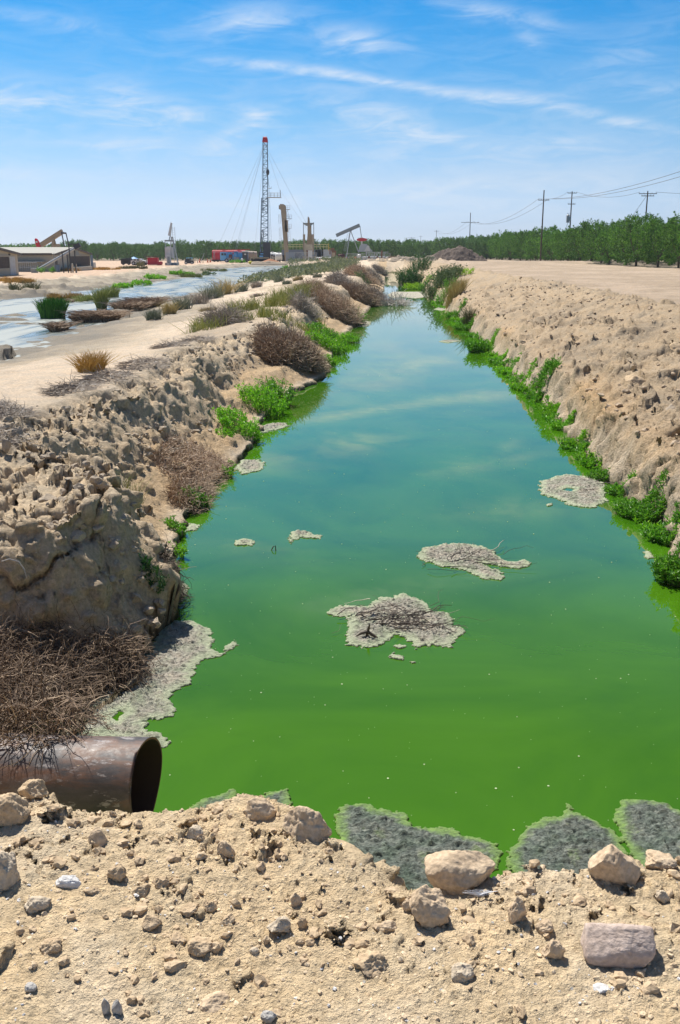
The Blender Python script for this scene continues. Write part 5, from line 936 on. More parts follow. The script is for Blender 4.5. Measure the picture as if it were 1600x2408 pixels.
P_('engine_bay', maroon, t, boxes=[(X(544), -.95, z(602.5), .8, .5, .9)]); P_('roof_cover', blue2, t, boxes=[(X(560), 0, z(592.8), X(586) - X(536), 2.2, .12)]); P_('chassis', darkp, t, boxes=[(X(556), 0, z(611.5), X(592) - X(522), 1.8, .4)])
P_('side_locker', greyp, t, boxes=[(X(541), -1.08, z(609), .9, .25, .7), (X(558), -1.08, z(608), 1.3, .25, .8)])
for u in (534.5, 546.5): wheel(t, X(u), -1.05, .45, .32)
for u in (534.5, 546.5): wheel(t, X(u), 1.05, .45, .32, darkp)
F = Frame(236, 577, 617.5); z = F.Z; X = F.X; t = thing('equipment_cabinet', F.loc, 'dark grey cabinet with a white lid in front of the blue truck', 'cabinet'); P_('body', darkp, t, boxes=[(0, 0, z(605), X(583) - X(571), 1.0, z(593))]); P_('lid', whitep, t, boxes=[(0, 0, z(591.5), X(583.5) - X(570), 1.1, .28)]); P_('sign_plate', whitep, t, boxes=[(.1, -.52, z(598), .45, .04, .3)])
# red tanker trailer
F = Frame(256, 550, 616); z = F.Z; X = F.X; t = thing('tank_trailer', F.loc, 'long red tanker trailer with rounded top behind the blue truck', 'trailer')
m = MB(); m.tube((X(578), 0, z(600)), (X(605), 0, z(600)), 1.15, .9, 14); m.build('rear_barrel', paint('dull_tan_barrel', (.36, .28, .22), .6), t, True); m = MB(); pr = [(-1.2, z(611)), (-1.25, z(603)), (-1.2, z(595)), (-.85, z(590.5)), (0, z(588.8)), (.85, z(590.5)), (1.2, z(595)), (1.25, z(603)), (1.2, z(611))]; m.prism(pr, 'x', X(501), X(578)); m.build('tank', redp, t)
P_('ladder', galv, t, tubes=[((X(505), -1.3, z(610)), (X(505), -1.3, z(590)), .04, .04, 4), ((X(507.5), -1.3, z(610)), (X(507.5), -1.3, z(590)), .04, .04, 4)]); P_('top_rail', redp, t, tubes=[((X(503), 0, z(587.5)), (X(590), 0, z(586.8)), .05, .05, 5)], boxes=[(X(528), 0, z(588.2), .8, .8, .3), (X(563), 0, z(588), .8, .8, .3)]); P_('chassis', darkp, t, boxes=[(X(550), 0, z(612.5), X(604) - X(503), 1.6, .4)]); P_('front_step', maroon, t, boxes=[(X(500), 0, z(612), .8, 2.2, .3)])
for u in (506, 514, 596, 603): wheel(t, X(u), -1.0, .42, .32, darkp)
# white tanks
def htank(u0, u1, v0, v1, y, label, mat, n=14, dark_end=False):
    F = Frame(y, (u0 + u1) / 2, v1); X, z = F.X, F.Z; r = z(v0) / 2 * .9; t = thing('storage_tank', F.loc, label, 'tank', 'tanks of the oil field'); zc = z(v0) - r
    P_('shell', mat, t, True, tubes=[((X(u0) + .15, 0, zc), (X(u1) - .15, 0, zc), r, r, 20)]); P_('end_cap', mat, t, True, tubes=[((X(u1) - .16, 0, zc), (X(u1), 0, zc), r, r * .7, 20), ((X(u0) + .16, 0, zc), (X(u0), 0, zc), r, r * .7, 20)]); P_('saddle', darkp, t, boxes=[(X(u0) + .6, 0, (zc - r) / 2 + .05, .3, r * 1.4, max(.2, zc - r + .3)), (X(u1) - .6, 0, (zc - r) / 2 + .05, .3, r * 1.4, max(.2, zc - r + .3))]); P_('hatch', mat, t, True, tubes=[((0, 0, zc + r - .05), (0, 0, zc + r + .22), .3, .3, 10)])
htank(631, 652, 590, 612, 262, 'white horizontal tank left of the pair behind the rig', whitep); htank(648, 664, 590.5, 612, 255, 'white round ended tank beside the slate basin', whitep); htank(736, 782, 600, 609, 258, 'pale pipe like tank near the brown engine trailer', whitep); htank(854, 906, 600, 608.5, 262, 'long low pale tank behind the pipe fence', galv)
# slate basin with railing
F = Frame(262, 740, 615); z = F.Z; X = F.X; t = thing('steel_basin', F.loc, 'large slate grey steel basin with pale yellow railings on top', 'basin')
m = MB(); m.box(X(712), 3, z(602), X(762) - X(664), 6, z(588.5) ); 
for u in range(668, 762, 8): m.box(X(u), -.04, z(602), .12, .12, z(589.5))
m.build('wall', slate, t); P_('dark_end', blackp, t, boxes=[(X(667), -.1, z(609), .9, .2, 1.6)])
m = MB(); m.box(X(764), 2, z(602), X(786) - X(742), 4, z(588)); m.build('grey_section', galv, t)
m = MB()
for u in range(665, 776, 8): m.tube((X(u), .1, z(588.5)), (X(u), .1, z(576)), .04, .04, 4); m.tube((X(u), 5.8, z(588.5)), (X(u), 5.8, z(577)), .04, .04, 4)
for v in (576.5, 582): m.tube((X(665), .1, z(v)), (X(774), .1, z(v)), .04, .04, 4); m.tube((X(665), 5.8, z(v)), (X(774), 5.8, z(v)), .04, .04, 4)
m.build('railing', palerail, t)
m = MB(); m.box(X(773), -.1, z(583), .14, .14, 1.8); m.box(X(777), -.1, z(586), .7, .1, .12, ry=.9); m.build('stair_rail', yellowp, t)
# long stroke pumping tower
F = Frame(252, 676, 608); z = F.Z; X = F.X; t = thing('pumping_tower', F.loc, 'tan long stroke pumping tower with side platforms and ladders', 'oil pump'); cx = lambda v: X(676 - (608 - v) * .058)
m = MB(); pts = [(X(671), z(608)), (X(680), z(608)), (X(674.5), z(478)), (X(672.5), z(474.5)), (X(668), z(473.2)), (X(663.5), z(475)), (X(662.5), z(480))]; m.prism(pts, 'y', -.75, .75); m.build('tower_body', tanp, t)
m = MB(); m.tube((X(666), -.8, z(480)), (X(666), .8, z(480)), .75, .75, 16); m.build('top_drum', tanp, t, True); P_('top_hood', rustp, t, boxes=[(X(660), 0, z(480), .35, 1.2, .9), (X(665), 0, z(473.5), .9, 1.0, .2)])
P_('weight_box', tanp, t, boxes=[(X(675.5), -.2, z(524), .75, 1.1, 2.8), (X(677), -.2, z(534), .55, .9, .9)]); P_('load_belt', rustp, t, tubes=[((X(677), -.8, z(540)), (X(677.5), -.8, z(570)), .05, .05, 5)])
for (v, a, b) in [(485, 674, 684), (507, 675, 688), (529, 676, 687)]:
    m = MB(); m.box((X(a) + X(b)) / 2, 0, z(v), X(b) - X(a), 1.3, .1)
    for u in (a + 1, (a + b) / 2, b): m.tube((X(u), -.65, z(v)), (X(u), -.65, z(v - 9)), .03, .03, 4)
    for q in (4.5, 9): m.tube((X(a + 1), -.65, z(v - q)), (X(b), -.65, z(v - q)), .03, .03, 4); m.tube((X(b), -.65, z(v - q)), (X(b), .65, z(v - q)), .03, .03, 4)
    m.tube((X(a), -.5, z(v + 8)), (X(b) - .2, -.5, z(v)), .03, .03, 4); m.build('platform', galv, t)
for (ua, va, ub, vb) in [(659.5, 497, 660, 519), (660.5, 527, 661, 549), (661.5, 551, 662.5, 574), (676, 485, 682, 507), (681, 529, 683, 570)]:
    m = MB(); n_ = 9
    for s_ in (-.22, .22): m.tube((X(ua) + s_, -.8, z(va)), (X(ub) + s_, -.8, z(vb)), .028, .028, 4)
    for k in range(n_): q = k / (n_ - 1); m.tube((X(ua + (ub - ua) * q) - .22, -.8, z(va + (vb - va) * q)), (X(ua + (ub - ua) * q) + .22, -.8, z(va + (vb - va) * q)), .02, .02, 4)
    m.build('ladder', galv, t)
# pump jacks
def wb(m, p, q, w, h, dy=0):
    """box beam in the XZ plane from p to q"""
    a = math.atan2(q[1] - p[1], q[0] - p[0]); L = math.hypot(q[0] - p[0], q[1] - p[1]); m.box((p[0] + q[0]) / 2, dy, (p[1] + q[1]) / 2, L, w, h, ry=-a); return m
F = Frame(275, 843, 609); z = F.Z; X = F.X; P = lambda u, v: (X(u), z(v)); t = thing('pump_jack', F.loc, 'grey pump jack in side view with raised beam and red counterweight', 'pump jack', 'pump jacks of the oil field')
m = MB(); wb(m, P(791, 554), P(846, 529.5), .5, .95); wb(m, P(791, 552.3), P(846, 527.5), .75, .12); wb(m, P(792, 557), P(847, 532), .75, .12); m.build('walking_beam', greyp, t)
m = MB(); 
for dy in (-.9, .9): m.tube((X(824), dy * .3, z(543)), (X(815), dy, z(606)), .14, .14, 6); m.tube((X(825), dy * .3, z(543)), (X(844), dy, z(594)), .12, .12, 6)
m.tube((X(820), -.6, z(570)), (X(820), .6, z(570)), .06, .06, 5); m.build('samson_post', galv, t); m = MB(); m.box(X(824), 0, z(543), .7, .8, .4); m.build('saddle_bearing', greyp, t)
for dy in (-.75, .75): m = MB(); m.tube((X(846.5), dy, z(533)), (X(850.5), dy, z(560)), .09, .09, 6); m.build('pitman_arm', greyp, t)
m = MB(); m.tube((X(846.5), -.85, z(533)), (X(846.5), .85, z(533)), .16, .16, 8); m.build('equalizer', greyp, t)
for dy in (-.9, .9): m = MB(); m.tube((X(851), dy - .12, z(563.5)), (X(851), dy + .12, z(563.5)), 1.0, 1.0, 20); o_ = m.build('counterweight', redp, t, False); o_.scale = (1.35, 1, 1); o_.location.x = -.35 * X(851); o_.scale = (1.45, 1, .45); o_.location = (X(851) * (1 - 1.45), 0, z(563.5) * .55)
m = MB(); m.box(X(851), -.8, z(566), .35, .3, 2.0); m.box(X(851), .8, z(566), .35, .3, 2.0); m.build('crank', whitep, t)
m = MB(); m.prism([(X(843), z(592)), (X(846), z(580)), (X(850), z(573)), (X(862), z(574)), (X(876), z(590)), (X(876), z(592))], 'y', -.8, .8); m.build('gearbox_guard', galv, t); m = MB(); m.prism([(X(856), z(591)), (X(864), z(577)), (X(868), z(578)), (X(871), z(591))], 'y', -.95, -.82); m.build('belt_guard', whitep, t)
P_('base_skid', greyp, t, boxes=[(X(845), 0, 0, X(878) - X(812), 1.9, 1.2)]); F.lift(t); m = MB(); 
for s_ in (-.25, .25): m.tube((X(811) + s_, -1.1, z(590)), (X(820) + s_, -.5, z(549)), .03, .03, 4)
for k in range(10): q = k / 9; m.tube((X(811 + 9 * q) - .25, -1.1 + .6 * q, z(590 - 41 * q)), (X(811 + 9 * q) + .25, -1.1 + .6 * q, z(590 - 41 * q)), .02, .02, 4)
m.build('ladder', galv, t)
F = Frame(250, 727, 611); z = F.Z; X = F.X; t = thing('pump_jack', F.loc, 'tan pump jack seen end on, with a crossbar and two long arms', 'pump jack', 'pump jacks of the oil field')
m = MB(); m.prism([(X(725.3), z(533)), (X(726), z(509)), (X(727.2), z(507)), (X(728.6), z(509)), (X(730.5), z(533))], 'y', -4, 2.5); m.build('walking_beam', paint('tan_shade', (.30, .25, .18), .6), t)
m = MB(); m.prism([(X(714.5), z(521)), (X(739), z(521)), (X(739), z(523)), (X(732), z(528)), (X(721), z(528)), (X(714.5), z(523))], 'y', -1.2, -.7); m.build('equalizer', greyp, t)
for (a, b) in ((715, 716), (739, 739)): m = MB(); m.tube((X(a), -1, z(520)), (X(b), -1, z(592)), .10, .10, 6); m.build('pitman_arm', greyp, t)
m = MB(); m.box(X(728.5), 1, z(560), .95, .9, z(530) - z(596)); m.tube((X(731), -.5, z(534)), (X(738), -.5, z(596)), .15, .2, 6); m.tube((X(726.5), -.5, z(534)), (X(721), -.5, z(596)), .12, .16, 6); m.build('samson_post', tanp, t)
for (a, b, v) in ((716.5, .7, 548), (737, .9, 548)): m = MB(); m.box(X(a), -1.3, z(v + 20), .55, .5, z(v) - z(v + 40)); m.build('crank', tanp, t)
m = MB(); m.box(X(728.5), -1.8, z(578), 2.9 * .62, .5, 1.3, top=(.8, 1)); m.build('gearbox_lid', paint('cream', (.60, .53, .38), .6), t); m = MB(); m.box(X(728.5), -1.6, z(590), 1.5, .8, 1.9); m.build('gearbox', rustp, t); P_('counterweight', paint('cream_side', (.52, .45, .32), .6), t, boxes=[(X(719.5), -2, z(583), .5, .5, 3.0)])
P_('base_skid', tanp, t, boxes=[(X(728), 0, .6, 3.2, 4, 1.2)])
F = Frame(182, 403, 624); z = F.Z; X = F.X; t = thing('pump_jack', F.loc, 'white pump jack seen nearly end on, left part of the oil field', 'pump jack', 'pump jacks of the oil field')
m = MB(); m.prism([(X(399.5), z(553)), (X(407), z(523)), (X(409.5), z(524)), (X(404.5), z(556))], 'y', -.5, .4); m.build('walking_beam', whitep, t); P_('equalizer', greyp, t, boxes=[(X(402), -.7, z(566), X(412) - X(392), .35, .28)], tubes=[((X(404), -.3, z(556)), (X(402), -.7, z(566)), .1, .1, 6)])
for u in (392.5, 411.5): m = MB(); m.tube((X(u), -.7, z(564)), (X(u + (1.5 if u < 400 else 2)), -.7, z(604)), .07, .07, 6); m.build('pitman_arm', galv, t)
m = MB(); m.tube((X(406), .4, z(556)), (X(396), 1.2, z(616)), .12, .12, 6); m.tube((X(408), .4, z(556)), (X(417), 1.2, z(618)), .12, .12, 6); m.tube((X(409), .2, z(560)), (X(410), .8, z(612)), .1, .1, 6); m.build('samson_post', galv, t)
m = MB(); m.box(X(401.5), -1, z(592), .8, .9, 1.9, top=(.8, 1)); m.build('gearbox', whitep, t); m = MB(); m.box(X(401.5), -1.5, z(611), .75, .6, 1.9); m.build('control_panel', whitep, t); P_('panel_door', greyp, t, boxes=[(X(401.5), -1.82, z(611), .45, .05, 1.2)])
for u in (394.5, 409.5): m = MB(); m.box(X(u), -.9, z(594), .35, .5, 1.9); m.build('counterweight', whitep, t)
m = MB()
for s_ in (-.22, .22): m.tube((X(414) + s_, 0, z(618)), (X(412) + s_, 0, z(534)), .03, .03, 4)
for k in range(16): q = k / 15; m.tube((X(414 - 2 * q) - .22, 0, z(616 - 80 * q)), (X(414 - 2 * q) + .22, 0, z(616 - 80 * q)), .02, .02, 4)
m.build('ladder', galv, t); P_('base_skid', greyp, t, boxes=[(X(405), .2, .25, X(419) - X(392), 3, .5)])
F = Frame(178, 130, 612); z = F.Z; X = F.X; P = lambda u, v: (X(u), z(v)); t = thing('pump_jack', F.loc, 'tan pump jack with a red horse head rising over the shed roof', 'pump jack', 'pump jacks of the oil field')
m = MB(); wb(m, P(97, 578), P(153, 544), .5, .85); wb(m, P(97, 575.5), P(152, 541.5), .7, .1); wb(m, P(98, 581), P(154, 547.5), .7, .1); m.build('walking_beam', tanp, t)
m = MB(); m.prism([(X(87), z(563)), (X(89), z(560.5)), (X(91.5), z(562)), (X(97.5), z(573)), (X(101), z(580)), (X(98), z(588)), (X(95), z(600)), (X(91.5), z(586)), (X(88), z(574))], 'y', -.35, .35); hh = m.build('horse_head', redp, t); P_('white_star', whitep, hh, boxes=[(X(91.3), -.37, z(569), .35, .04, .3)])
m = MB(); m.tube((X(130), -.3, z(560)), (X(127), -1.1, z(606)), .2, .2, 6); m.tube((X(130), .3, z(560)), (X(128), 1.1, z(606)), .2, .2, 6); m.tube((X(131), 0, z(560)), (X(141), 0, z(606)), .14, .14, 6); m.build('samson_post', tanp, t)
for d, a, b in ((-.9, 153.5, 160.5), (.9, 157, 165)): m = MB(); m.tube((X(a), d, z(548)), (X(b), d, z(600)), .10, .10, 6); m.build('pitman_arm', darkp, t)
P_('equalizer', darkp, t, tubes=[((X(154), -1, z(548)), (X(156), 1, z(548)), .16, .16, 8)]); P_('gearbox', tanp, t, boxes=[(X(155), 0, z(604), 3, 1.6, 2.2)]); P_('cable_drum', tanp, t, boxes=[(X(138), 0, z(577), .9, .6, .5)]); P_('base_skid', tanp, t, boxes=[(X(130), 0, -.1, X(172) - X(95), 2, 1.8)]); F.lift(t)
# fences and small gear in front of the basin
def chain_fence(u0, u1, v0, v1, y, label, slats=False):
    F = Frame(y, (u0 + u1) / 2, v1); X, z = F.X, F.Z; t = thing('chain_fence', F.loc, label, 'fence', 'fences of the oil field'); L = X(u1) - X(u0); H = z(v0); n_ = max(2, int(L / 2.4)); 
    for k in range(n_ + 1): P_('post', galv, t, tubes=[((X(u0) + L * k / n_, 0, 0), (X(u0) + L * k / n_, 0, H), .045, .045, 6)])
    m = MB(); m.tube((X(u0), 0, H), (X(u1), 0, H), .035, .035, 5); m.tube((X(u0), 0, .1), (X(u1), 0, .1), .03, .03, 5)
    if slats:
        k = X(u0) + .06
        while k < X(u1) - .05: m.box(k, .02, H * .5, .09, .012, H * .95); k += .12
    else:
        k = X(u0)
        while k < X(u1): m.tube((k, 0, .1), (min(k + H, X(u1)), 0, .1 + min(H, X(u1) - k) * .95), .011, .011, 3, False); m.tube((k, 0, H), (min(k + H, X(u1)), 0, H - min(H, X(u1) - k) * .95), .011, .011, 3, False); k += .32
    m.build('mesh', galv, t)
chain_fence(673, 693, 593, 615, 238, 'pale slatted fence panel before the slate basin', True); chain_fence(693, 745, 593, 614, 240, 'open chain fence between the slatted panel and the engine trailer'); chain_fence(814, 886, 593, 609, 250, 'chain fence with pipes in front of the grey pump jack'); chain_fence(886, 918, 592, 609, 244, 'short fence at the right end of the pipe yard')
F = Frame(234, 730, 615.5); z = F.Z; X = F.X; t = thing('control_panel', F.loc, 'white control cabinet on legs before the basin fence', 'cabinet'); P_('cabinet', whitep, t, boxes=[(X(730), 0, z(597), X(735) - X(725), .5, z(589) - z(605))]); P_('roof', whitep, t, boxes=[(X(730), 0, z(588.5), X(736) - X(724), .7, .08)])
for u in (726.5, 734): P_('leg', whitep, t, boxes=[(X(u), 0, z(610), .16, .3, 1.3)])
# engine trailer
F = Frame(228, 790, 613.5); z = F.Z; X = F.X; t = thing('engine_trailer', F.loc, 'brown compressor trailer with dark red engine and two white hubbed wheels', 'trailer'); P_('housing', rustp, t, boxes=[(X(785.5), 0, z(598), X(791) - X(780), 1.5, z(587) - z(609)), (X(783), 0, z(585), .8, 1.2, .7)]); P_('exhaust_stack', rustp, t, True, tubes=[((X(776.5), 0, z(596)), (X(776.5), 0, z(582)), .14, .14, 8)]); P_('radiator', tanp, t, boxes=[(X(785), -.78, z(597), .7, .08, 1.0)])
P_('engine', maroon, t, True, boxes=[(X(803), 0, z(601), 1.6, 1.1, 1.1)], tubes=[((X(797), -.6, z(602)), (X(810), -.6, z(602)), .25, .25, 10), ((X(800), 0, z(596)), (X(800), 0, z(592)), .1, .1, 6), ((X(806), 0, z(596)), (X(806), 0, z(593)), .12, .12, 6)]); P_('trailer_deck', blackp, t, boxes=[(X(791), 0, z(608.5), X(806) - X(775), 1.6, .3)]); P_('drawbar', rustp, t, tubes=[((X(806), 0, z(606)), (X(815), 0, z(611)), .07, .07, 5), ((X(806), 0, z(606)), (X(811), 0, z(613)), .07, .07, 5)])
for u in (785.5, 794.5): wheel(t, X(u), -.9, .34, .25)
def vessel(u0, u1, v0, v1, y, label, mat):
    F = Frame(y, (u0 + u1) / 2, v1); X, z = F.X, F.Z; r = (X(u1) - X(u0)) / 2; H = z(v0); t = thing('upright_tank', F.loc, label, 'tank', 'tanks of the oil field'); P_('shell', mat, t, True, tubes=[((0, 0, 0), (0, 0, H - .15), r, r, 18)]); P_('lid', mat, t, True, tubes=[((0, 0, H - .15), (0, 0, H), r, r * .5, 18)])
vessel(840.5, 849.5, 595, 610, 245, 'small white upright tank at the chain fence', whitep); vessel(906, 921, 597, 606, 246, 'dusty round vessel at the right end of the pipe yard', galv)
F = Frame(242, 900, 611); z = F.Z; X = F.X; t = thing('pipe_manifold', F.loc, 'rack of grey pipes and valves in the yard right of the chain fence', 'pipework')
m = MB()
for i, u in enumerate((862, 868, 875, 881, 888, 894, 899, 905)): m.tube((X(u), (i % 3) * .3, 0), (X(u), (i % 3) * .3, z(590 + (i * 3) % 7)), .09 if i % 2 else .13, .09, 8)
m.tube((X(852), 0, z(603)), (X(908), 0, z(603)), .14, .14, 8); m.tube((X(860), .4, z(592)), (X(914), .4, z(591)), .07, .07, 6); m.build('pipes', galv, t, True); P_('valve', rustp, t, True, balls=[((X(868), 0, z(603)), .3), ((X(888), 0, z(603)), .3)], tubes=[((X(898), -.2, 0), (X(898), -.2, z(587)), .2, .2, 8)])
F = Frame(246, 835, 609); z = F.Z; X = F.X; t = thing('valve_assembly', F.loc, 'small orange and dark valve set left of the white upright tank', 'pipework'); P_('stem', rustp, t, True, tubes=[((0, 0, 0), (0, 0, z(599)), .12, .1, 8), ((X(829), 0, 0), (X(829), 0, z(603)), .1, .1, 8)]); P_('cover', orangep, t, True, balls=[((X(836.5), 0, z(603)), .35)])
F = Frame(215, 945, 606); z = F.Z; X = F.X; t = thing('yellow_barrier', F.loc, 'bright yellow steel barrier rack before the far trees, centre', 'barrier'); m = MB(); m.box(X(943), 0, z(600), X(962) - X(926), .25, .35); m.box(X(943), .9, z(601), X(962) - X(926), .2, .3)
m.build('rail', yellowp, t)
for u in (926, 930, 938, 946, 954, 961): P_('post', yellowp, t, boxes=[(X(u), 0, z(603), .2, .2, z(598))])
P_('white_pipe', whitep, t, True, tubes=[((X(948), 0, 0), (X(948), 0, z(592)), .14, .14, 8)])
def cone(u, v, y, label):
    F = Frame(y, u, v); t = thing('traffic_cone', F.loc, label, 'traffic cone', 'orange cones in the oil field'); P_('base', orangep, t, boxes=[(0, 0, .03, .5, .5, .05)]); c = P_('cone', orangep, t, True, tubes=[((0, 0, .05), (0, 0, .95), .2, .04, 12)]); P_('band', whitep, c, True, tubes=[((0, 0, .45), (0, 0, .60), .13, .10, 12)])
for a in [(489, 617, 238, 'orange cone left of the red tanker trailer'), (470, 618, 232, 'orange cone farthest left, by the small dark posts'), (752, 614, 236, 'orange cone at the fence left of the engine trailer'), (495, 616, 242, 'orange marker right next to the cone by the tanker'), (816, 610, 240, 'orange cone right of the engine trailer')]: cone(*a)
def post(u, v0, v1, y, label, mat=darkp, cap=None, r=.08, lean=0):
    F = Frame(y, u, v1); H = F.Z(v0); o = thing('marker_post', F.loc, label, 'post', 'marker posts in the oil field'); P_('post', mat, o, True, tubes=[((0, 0, 0), (lean, 0, H), r, r, 6)])
    if cap: P_('cap', cap, o, True, balls=[((lean, 0, H), r * 1.9)])
post(570, 611, 619, 228, 'dark post with a pale cap in front of the blue truck', darkp, whitep, .16); post(640, 591, 608, 238, 'dark wellhead pipe left of its twin behind the red mound', blackp, darkp, .14); post(645, 593, 608, 239, 'dark wellhead pipe right of its twin behind the red mound', blackp, darkp, .14); post(472, 592, 616, 222, 'thin leaning grey pole at the orchard edge, left of the tanker', galv, None, .06, .9); post(478, 614, 618, 226, 'short dark post beside the leaning grey pole', darkp); post(465, 614, 619, 224, 'short dark post left of the leaning grey pole', darkp); post(236, 626, 633, 138, 'short dark post on the yard right of the shed', darkp, None, .07); post(459, 601, 616, 226, 'thin dark post right of the small blue vehicle', darkp, None, .05)
F = Frame(222, 589, 617); t = thing('yellow_tarp', F.loc, 'crumpled bright yellow tarp heap near the blue truck', 'tarp'); V, Fc = stone_geo(F.X(594) - F.X(583), .8, F.Z(610.5) * 1.3, 5, rough=.2, n=4); V[:, 2] += F.Z(610.5) * .5; link('fold', raw_mesh('fold', V, [Fc]), paint('yellow_tarp', (.80, .68, .02), .5), t)
# left part of the field: pickup, dark trailer, canopy, red skid, small vehicle
F = Frame(186, 330, 623.5); z = F.Z; X = F.X; t = thing('pickup_truck', F.loc, 'white pickup truck parked beside the blue canopy', 'pickup')
m = MB(); m.prism([(X(311), z(620)), (X(311), z(612)), (X(316), z(611.5)), (X(317), z(608.2)), (X(333), z(608.2)), (X(338), z(612)), (X(345), z(613.2)), (X(346), z(620))], 'y', -.95, .95); b_ = m.build('body', whitep, t); P_('window', glassp, b_, boxes=[(X(320.5), -.96, z(610.8), .42, .04, .26), (X(328), -.96, z(610.8), .45, .04, .26), (X(335), 0, z(610.4), .06, 1.5, .24, dict(ry=.7))]); P_('bumper', darkp, t, boxes=[(X(346), 0, z(619), .2, 1.9, .2)])
for u in (317, 341):
    for d in (-.85, .85): wheel(t, X(u), d, .36, .26, galv)
F = Frame(190, 300, 623.5); z = F.Z; X = F.X; t = thing('dark_trailer', F.loc, 'low black covered trailer left of the white pickup', 'trailer'); P_('body', blackp, t, boxes=[(X(300), 0, z(616), X(312) - X(287), 1.9, z(611) - z(621))]); P_('load', darkp, t, boxes=[(X(296), 0, z(611), 1.2, 1.6, .4), (X(305), 0, z(610), .8, 1.6, .4)])
for u in (293, 306): wheel(t, X(u), -.9, .3, .2, darkp)
F = Frame(196, 316, 622); z = F.Z; X = F.X; t = thing('canopy', F.loc, 'small light blue shade canopy above the white pickup', 'canopy'); m = MB(); c0 = np.array([(X(308), -1.4, z(608.5)), (X(324), -1.4, z(608.5)), (X(324), 1.4, z(608.5)), (X(308), 1.4, z(608.5)), (X(316), 0, z(603))]); m.add(c0, [(0, 1, 4), (1, 2, 4), (2, 3, 4), (3, 0, 4)]); m.add(c0 - (0, 0, .06), [(1, 0, 4), (2, 1, 4), (3, 2, 4), (0, 3, 4)]); m.build('roof', paint('canopy_blue', (.14, .38, .75), .6), t)
for a in (308.5, 323.5):
    for d in (-1.3, 1.3): P_('leg', galv, t, tubes=[((X(a), d, 0), (X(a), d, z(608.5)), .03, .03, 4)])
F = Frame(180, 363, 625.5); z = F.Z; X = F.X; t = thing('red_skid', F.loc, 'red ribbed oil field container with a low tail, left of the white pump jack', 'container'); m = MB(); 
for k in range(8): m.box(X(350 + k * 3) + .08, 0, z(615.5), .2, 1.5, z(607) - z(624), top=(.95, .9))
m.box(X(360), 0, z(616), X(371) - X(350), 1.3, z(608) - z(624)); m.build('box', redp, t); P_('tail', redp, t, boxes=[(X(376), 0, z(621), X(381) - X(371), 1.3, .55)], tubes=[((X(379), -.5, z(619.5)), (X(379), .5, z(619.5)), .3, .3, 10)]); P_('top_rail', maroon, t, tubes=[((X(347), -.6, z(604)), (X(372), -.6, z(604)), .05, .05, 5), ((X(347), -.6, z(604)), (X(347), -.6, z(622)), .05, .05, 5), ((X(372), -.6, z(604)), (X(372), -.6, z(610)), .05, .05, 5)])
F = Frame(200, 446, 620); z = F.Z; X = F.X; t = thing('utility_cart', F.loc, 'small dark blue service cart with a roof, between pump jack and tanker', 'cart'); P_('body', darkp, t, boxes=[(X(446), 0, z(614.5), X(456) - X(436), 1.3, .6), (X(442), 0, z(610.5), .8, 1.1, .5)]); P_('roof', blue2, t, boxes=[(X(447), 0, z(605), X(454) - X(440), 1.3, .1)], tubes=[((X(440.5), -.5, z(614)), (X(440.5), -.5, z(605)), .04, .04, 4), ((X(453), -.5, z(614)), (X(453), -.5, z(605)), .04, .04, 4)])
for u in (439, 453): wheel(t, X(u), -.65, .3, .2)

# ------------------------------------------------------------------ sheds at the left
wallp = paint('shed_wall', (.47, .44, .36), .8, 0, .25, (.34, .30, .23), .5); roofp = paint('shed_roof', (.29, .28, .24), .7, 0, .3, (.22, .20, .17), .4); trimp = paint('shed_trim', (.10, .09, .08), .7); shut = paint('brown_shutter', (.065, .045, .035), .7, 0, .4, (.10, .07, .05), 3, .02); doorw = paint('pale_door', (.52, .56, .58), .6); doorb = paint('blue_door', (.10, .17, .26), .6)
def shed(xw, y0, y1, yr, length, eave, ridge, label, wins, name='metal_shed', gslope=0):
    """gable end stands at x = xw, facing +x, from y0 (near) to y1 (far)"""
    g = gz(xw + .5, (y0 + y1) / 2); t = thing(name, (xw, y0, g), label, 'shed', 'pale metal sheds'); W = y1 - y0; R = yr - y0; g0 = -.4
    m = MB(); m.prism([(0, g0), (W, g0), (W, eave), (R, ridge), (0, eave)], 'x', -length, 0); m.build('wall', wallp, t)
    m = MB()
    for (a, za, b, zb) in ((-.35, eave - .12, R, ridge), (R, ridge, W + .35, eave - .12)):
        m.prism([(a, za + .02), (b, zb + .02), (b, zb + .16), (a, za + .16)], 'x', -length - .3, .35)
    m.build('roof', roofp, t)
    m = MB()
    for (a, za, b, zb) in ((-.38, eave - .12, R, ridge), (R, ridge, W + .38, eave - .12)): m.prism([(a, za - .06), (b, zb - .06), (b, zb + .18), (a, za + .18)], 'x', .355, .42)
    m.box(-length / 2, -.40, eave - .02, length, .09, .26); m.build('fascia', trimp, t)
    for (kind, a, b, za, zb, mt) in wins:
        m = MB(); m.box(.03, (a + b) / 2, (za + zb) / 2, .07, b - a, zb - za); w = m.build(kind, mt, t)
        if kind == 'window':
            m = MB(); e = .12
            m.box(.06, (a + b) / 2, zb + e / 2, .12, b - a + 2 * e, e); m.box(.06, (a + b) / 2, za - e / 2, .14, b - a + 2 * e, e); m.box(.06, a - e / 2, (za + zb) / 2, .12, e, zb - za); m.box(.06, b + e / 2, (za + zb) / 2, .12, e, zb - za); m.build('frame', wallp, w)
            m = MB(); k = za + .1
            while k < zb: m.box(.075, (a + b) / 2, k, .03, b - a, .03); k += .14
            m.build('slats', trimp, w)
    return t, g
yA = lambda u, xw: -xw * 2331 / (800 - u)
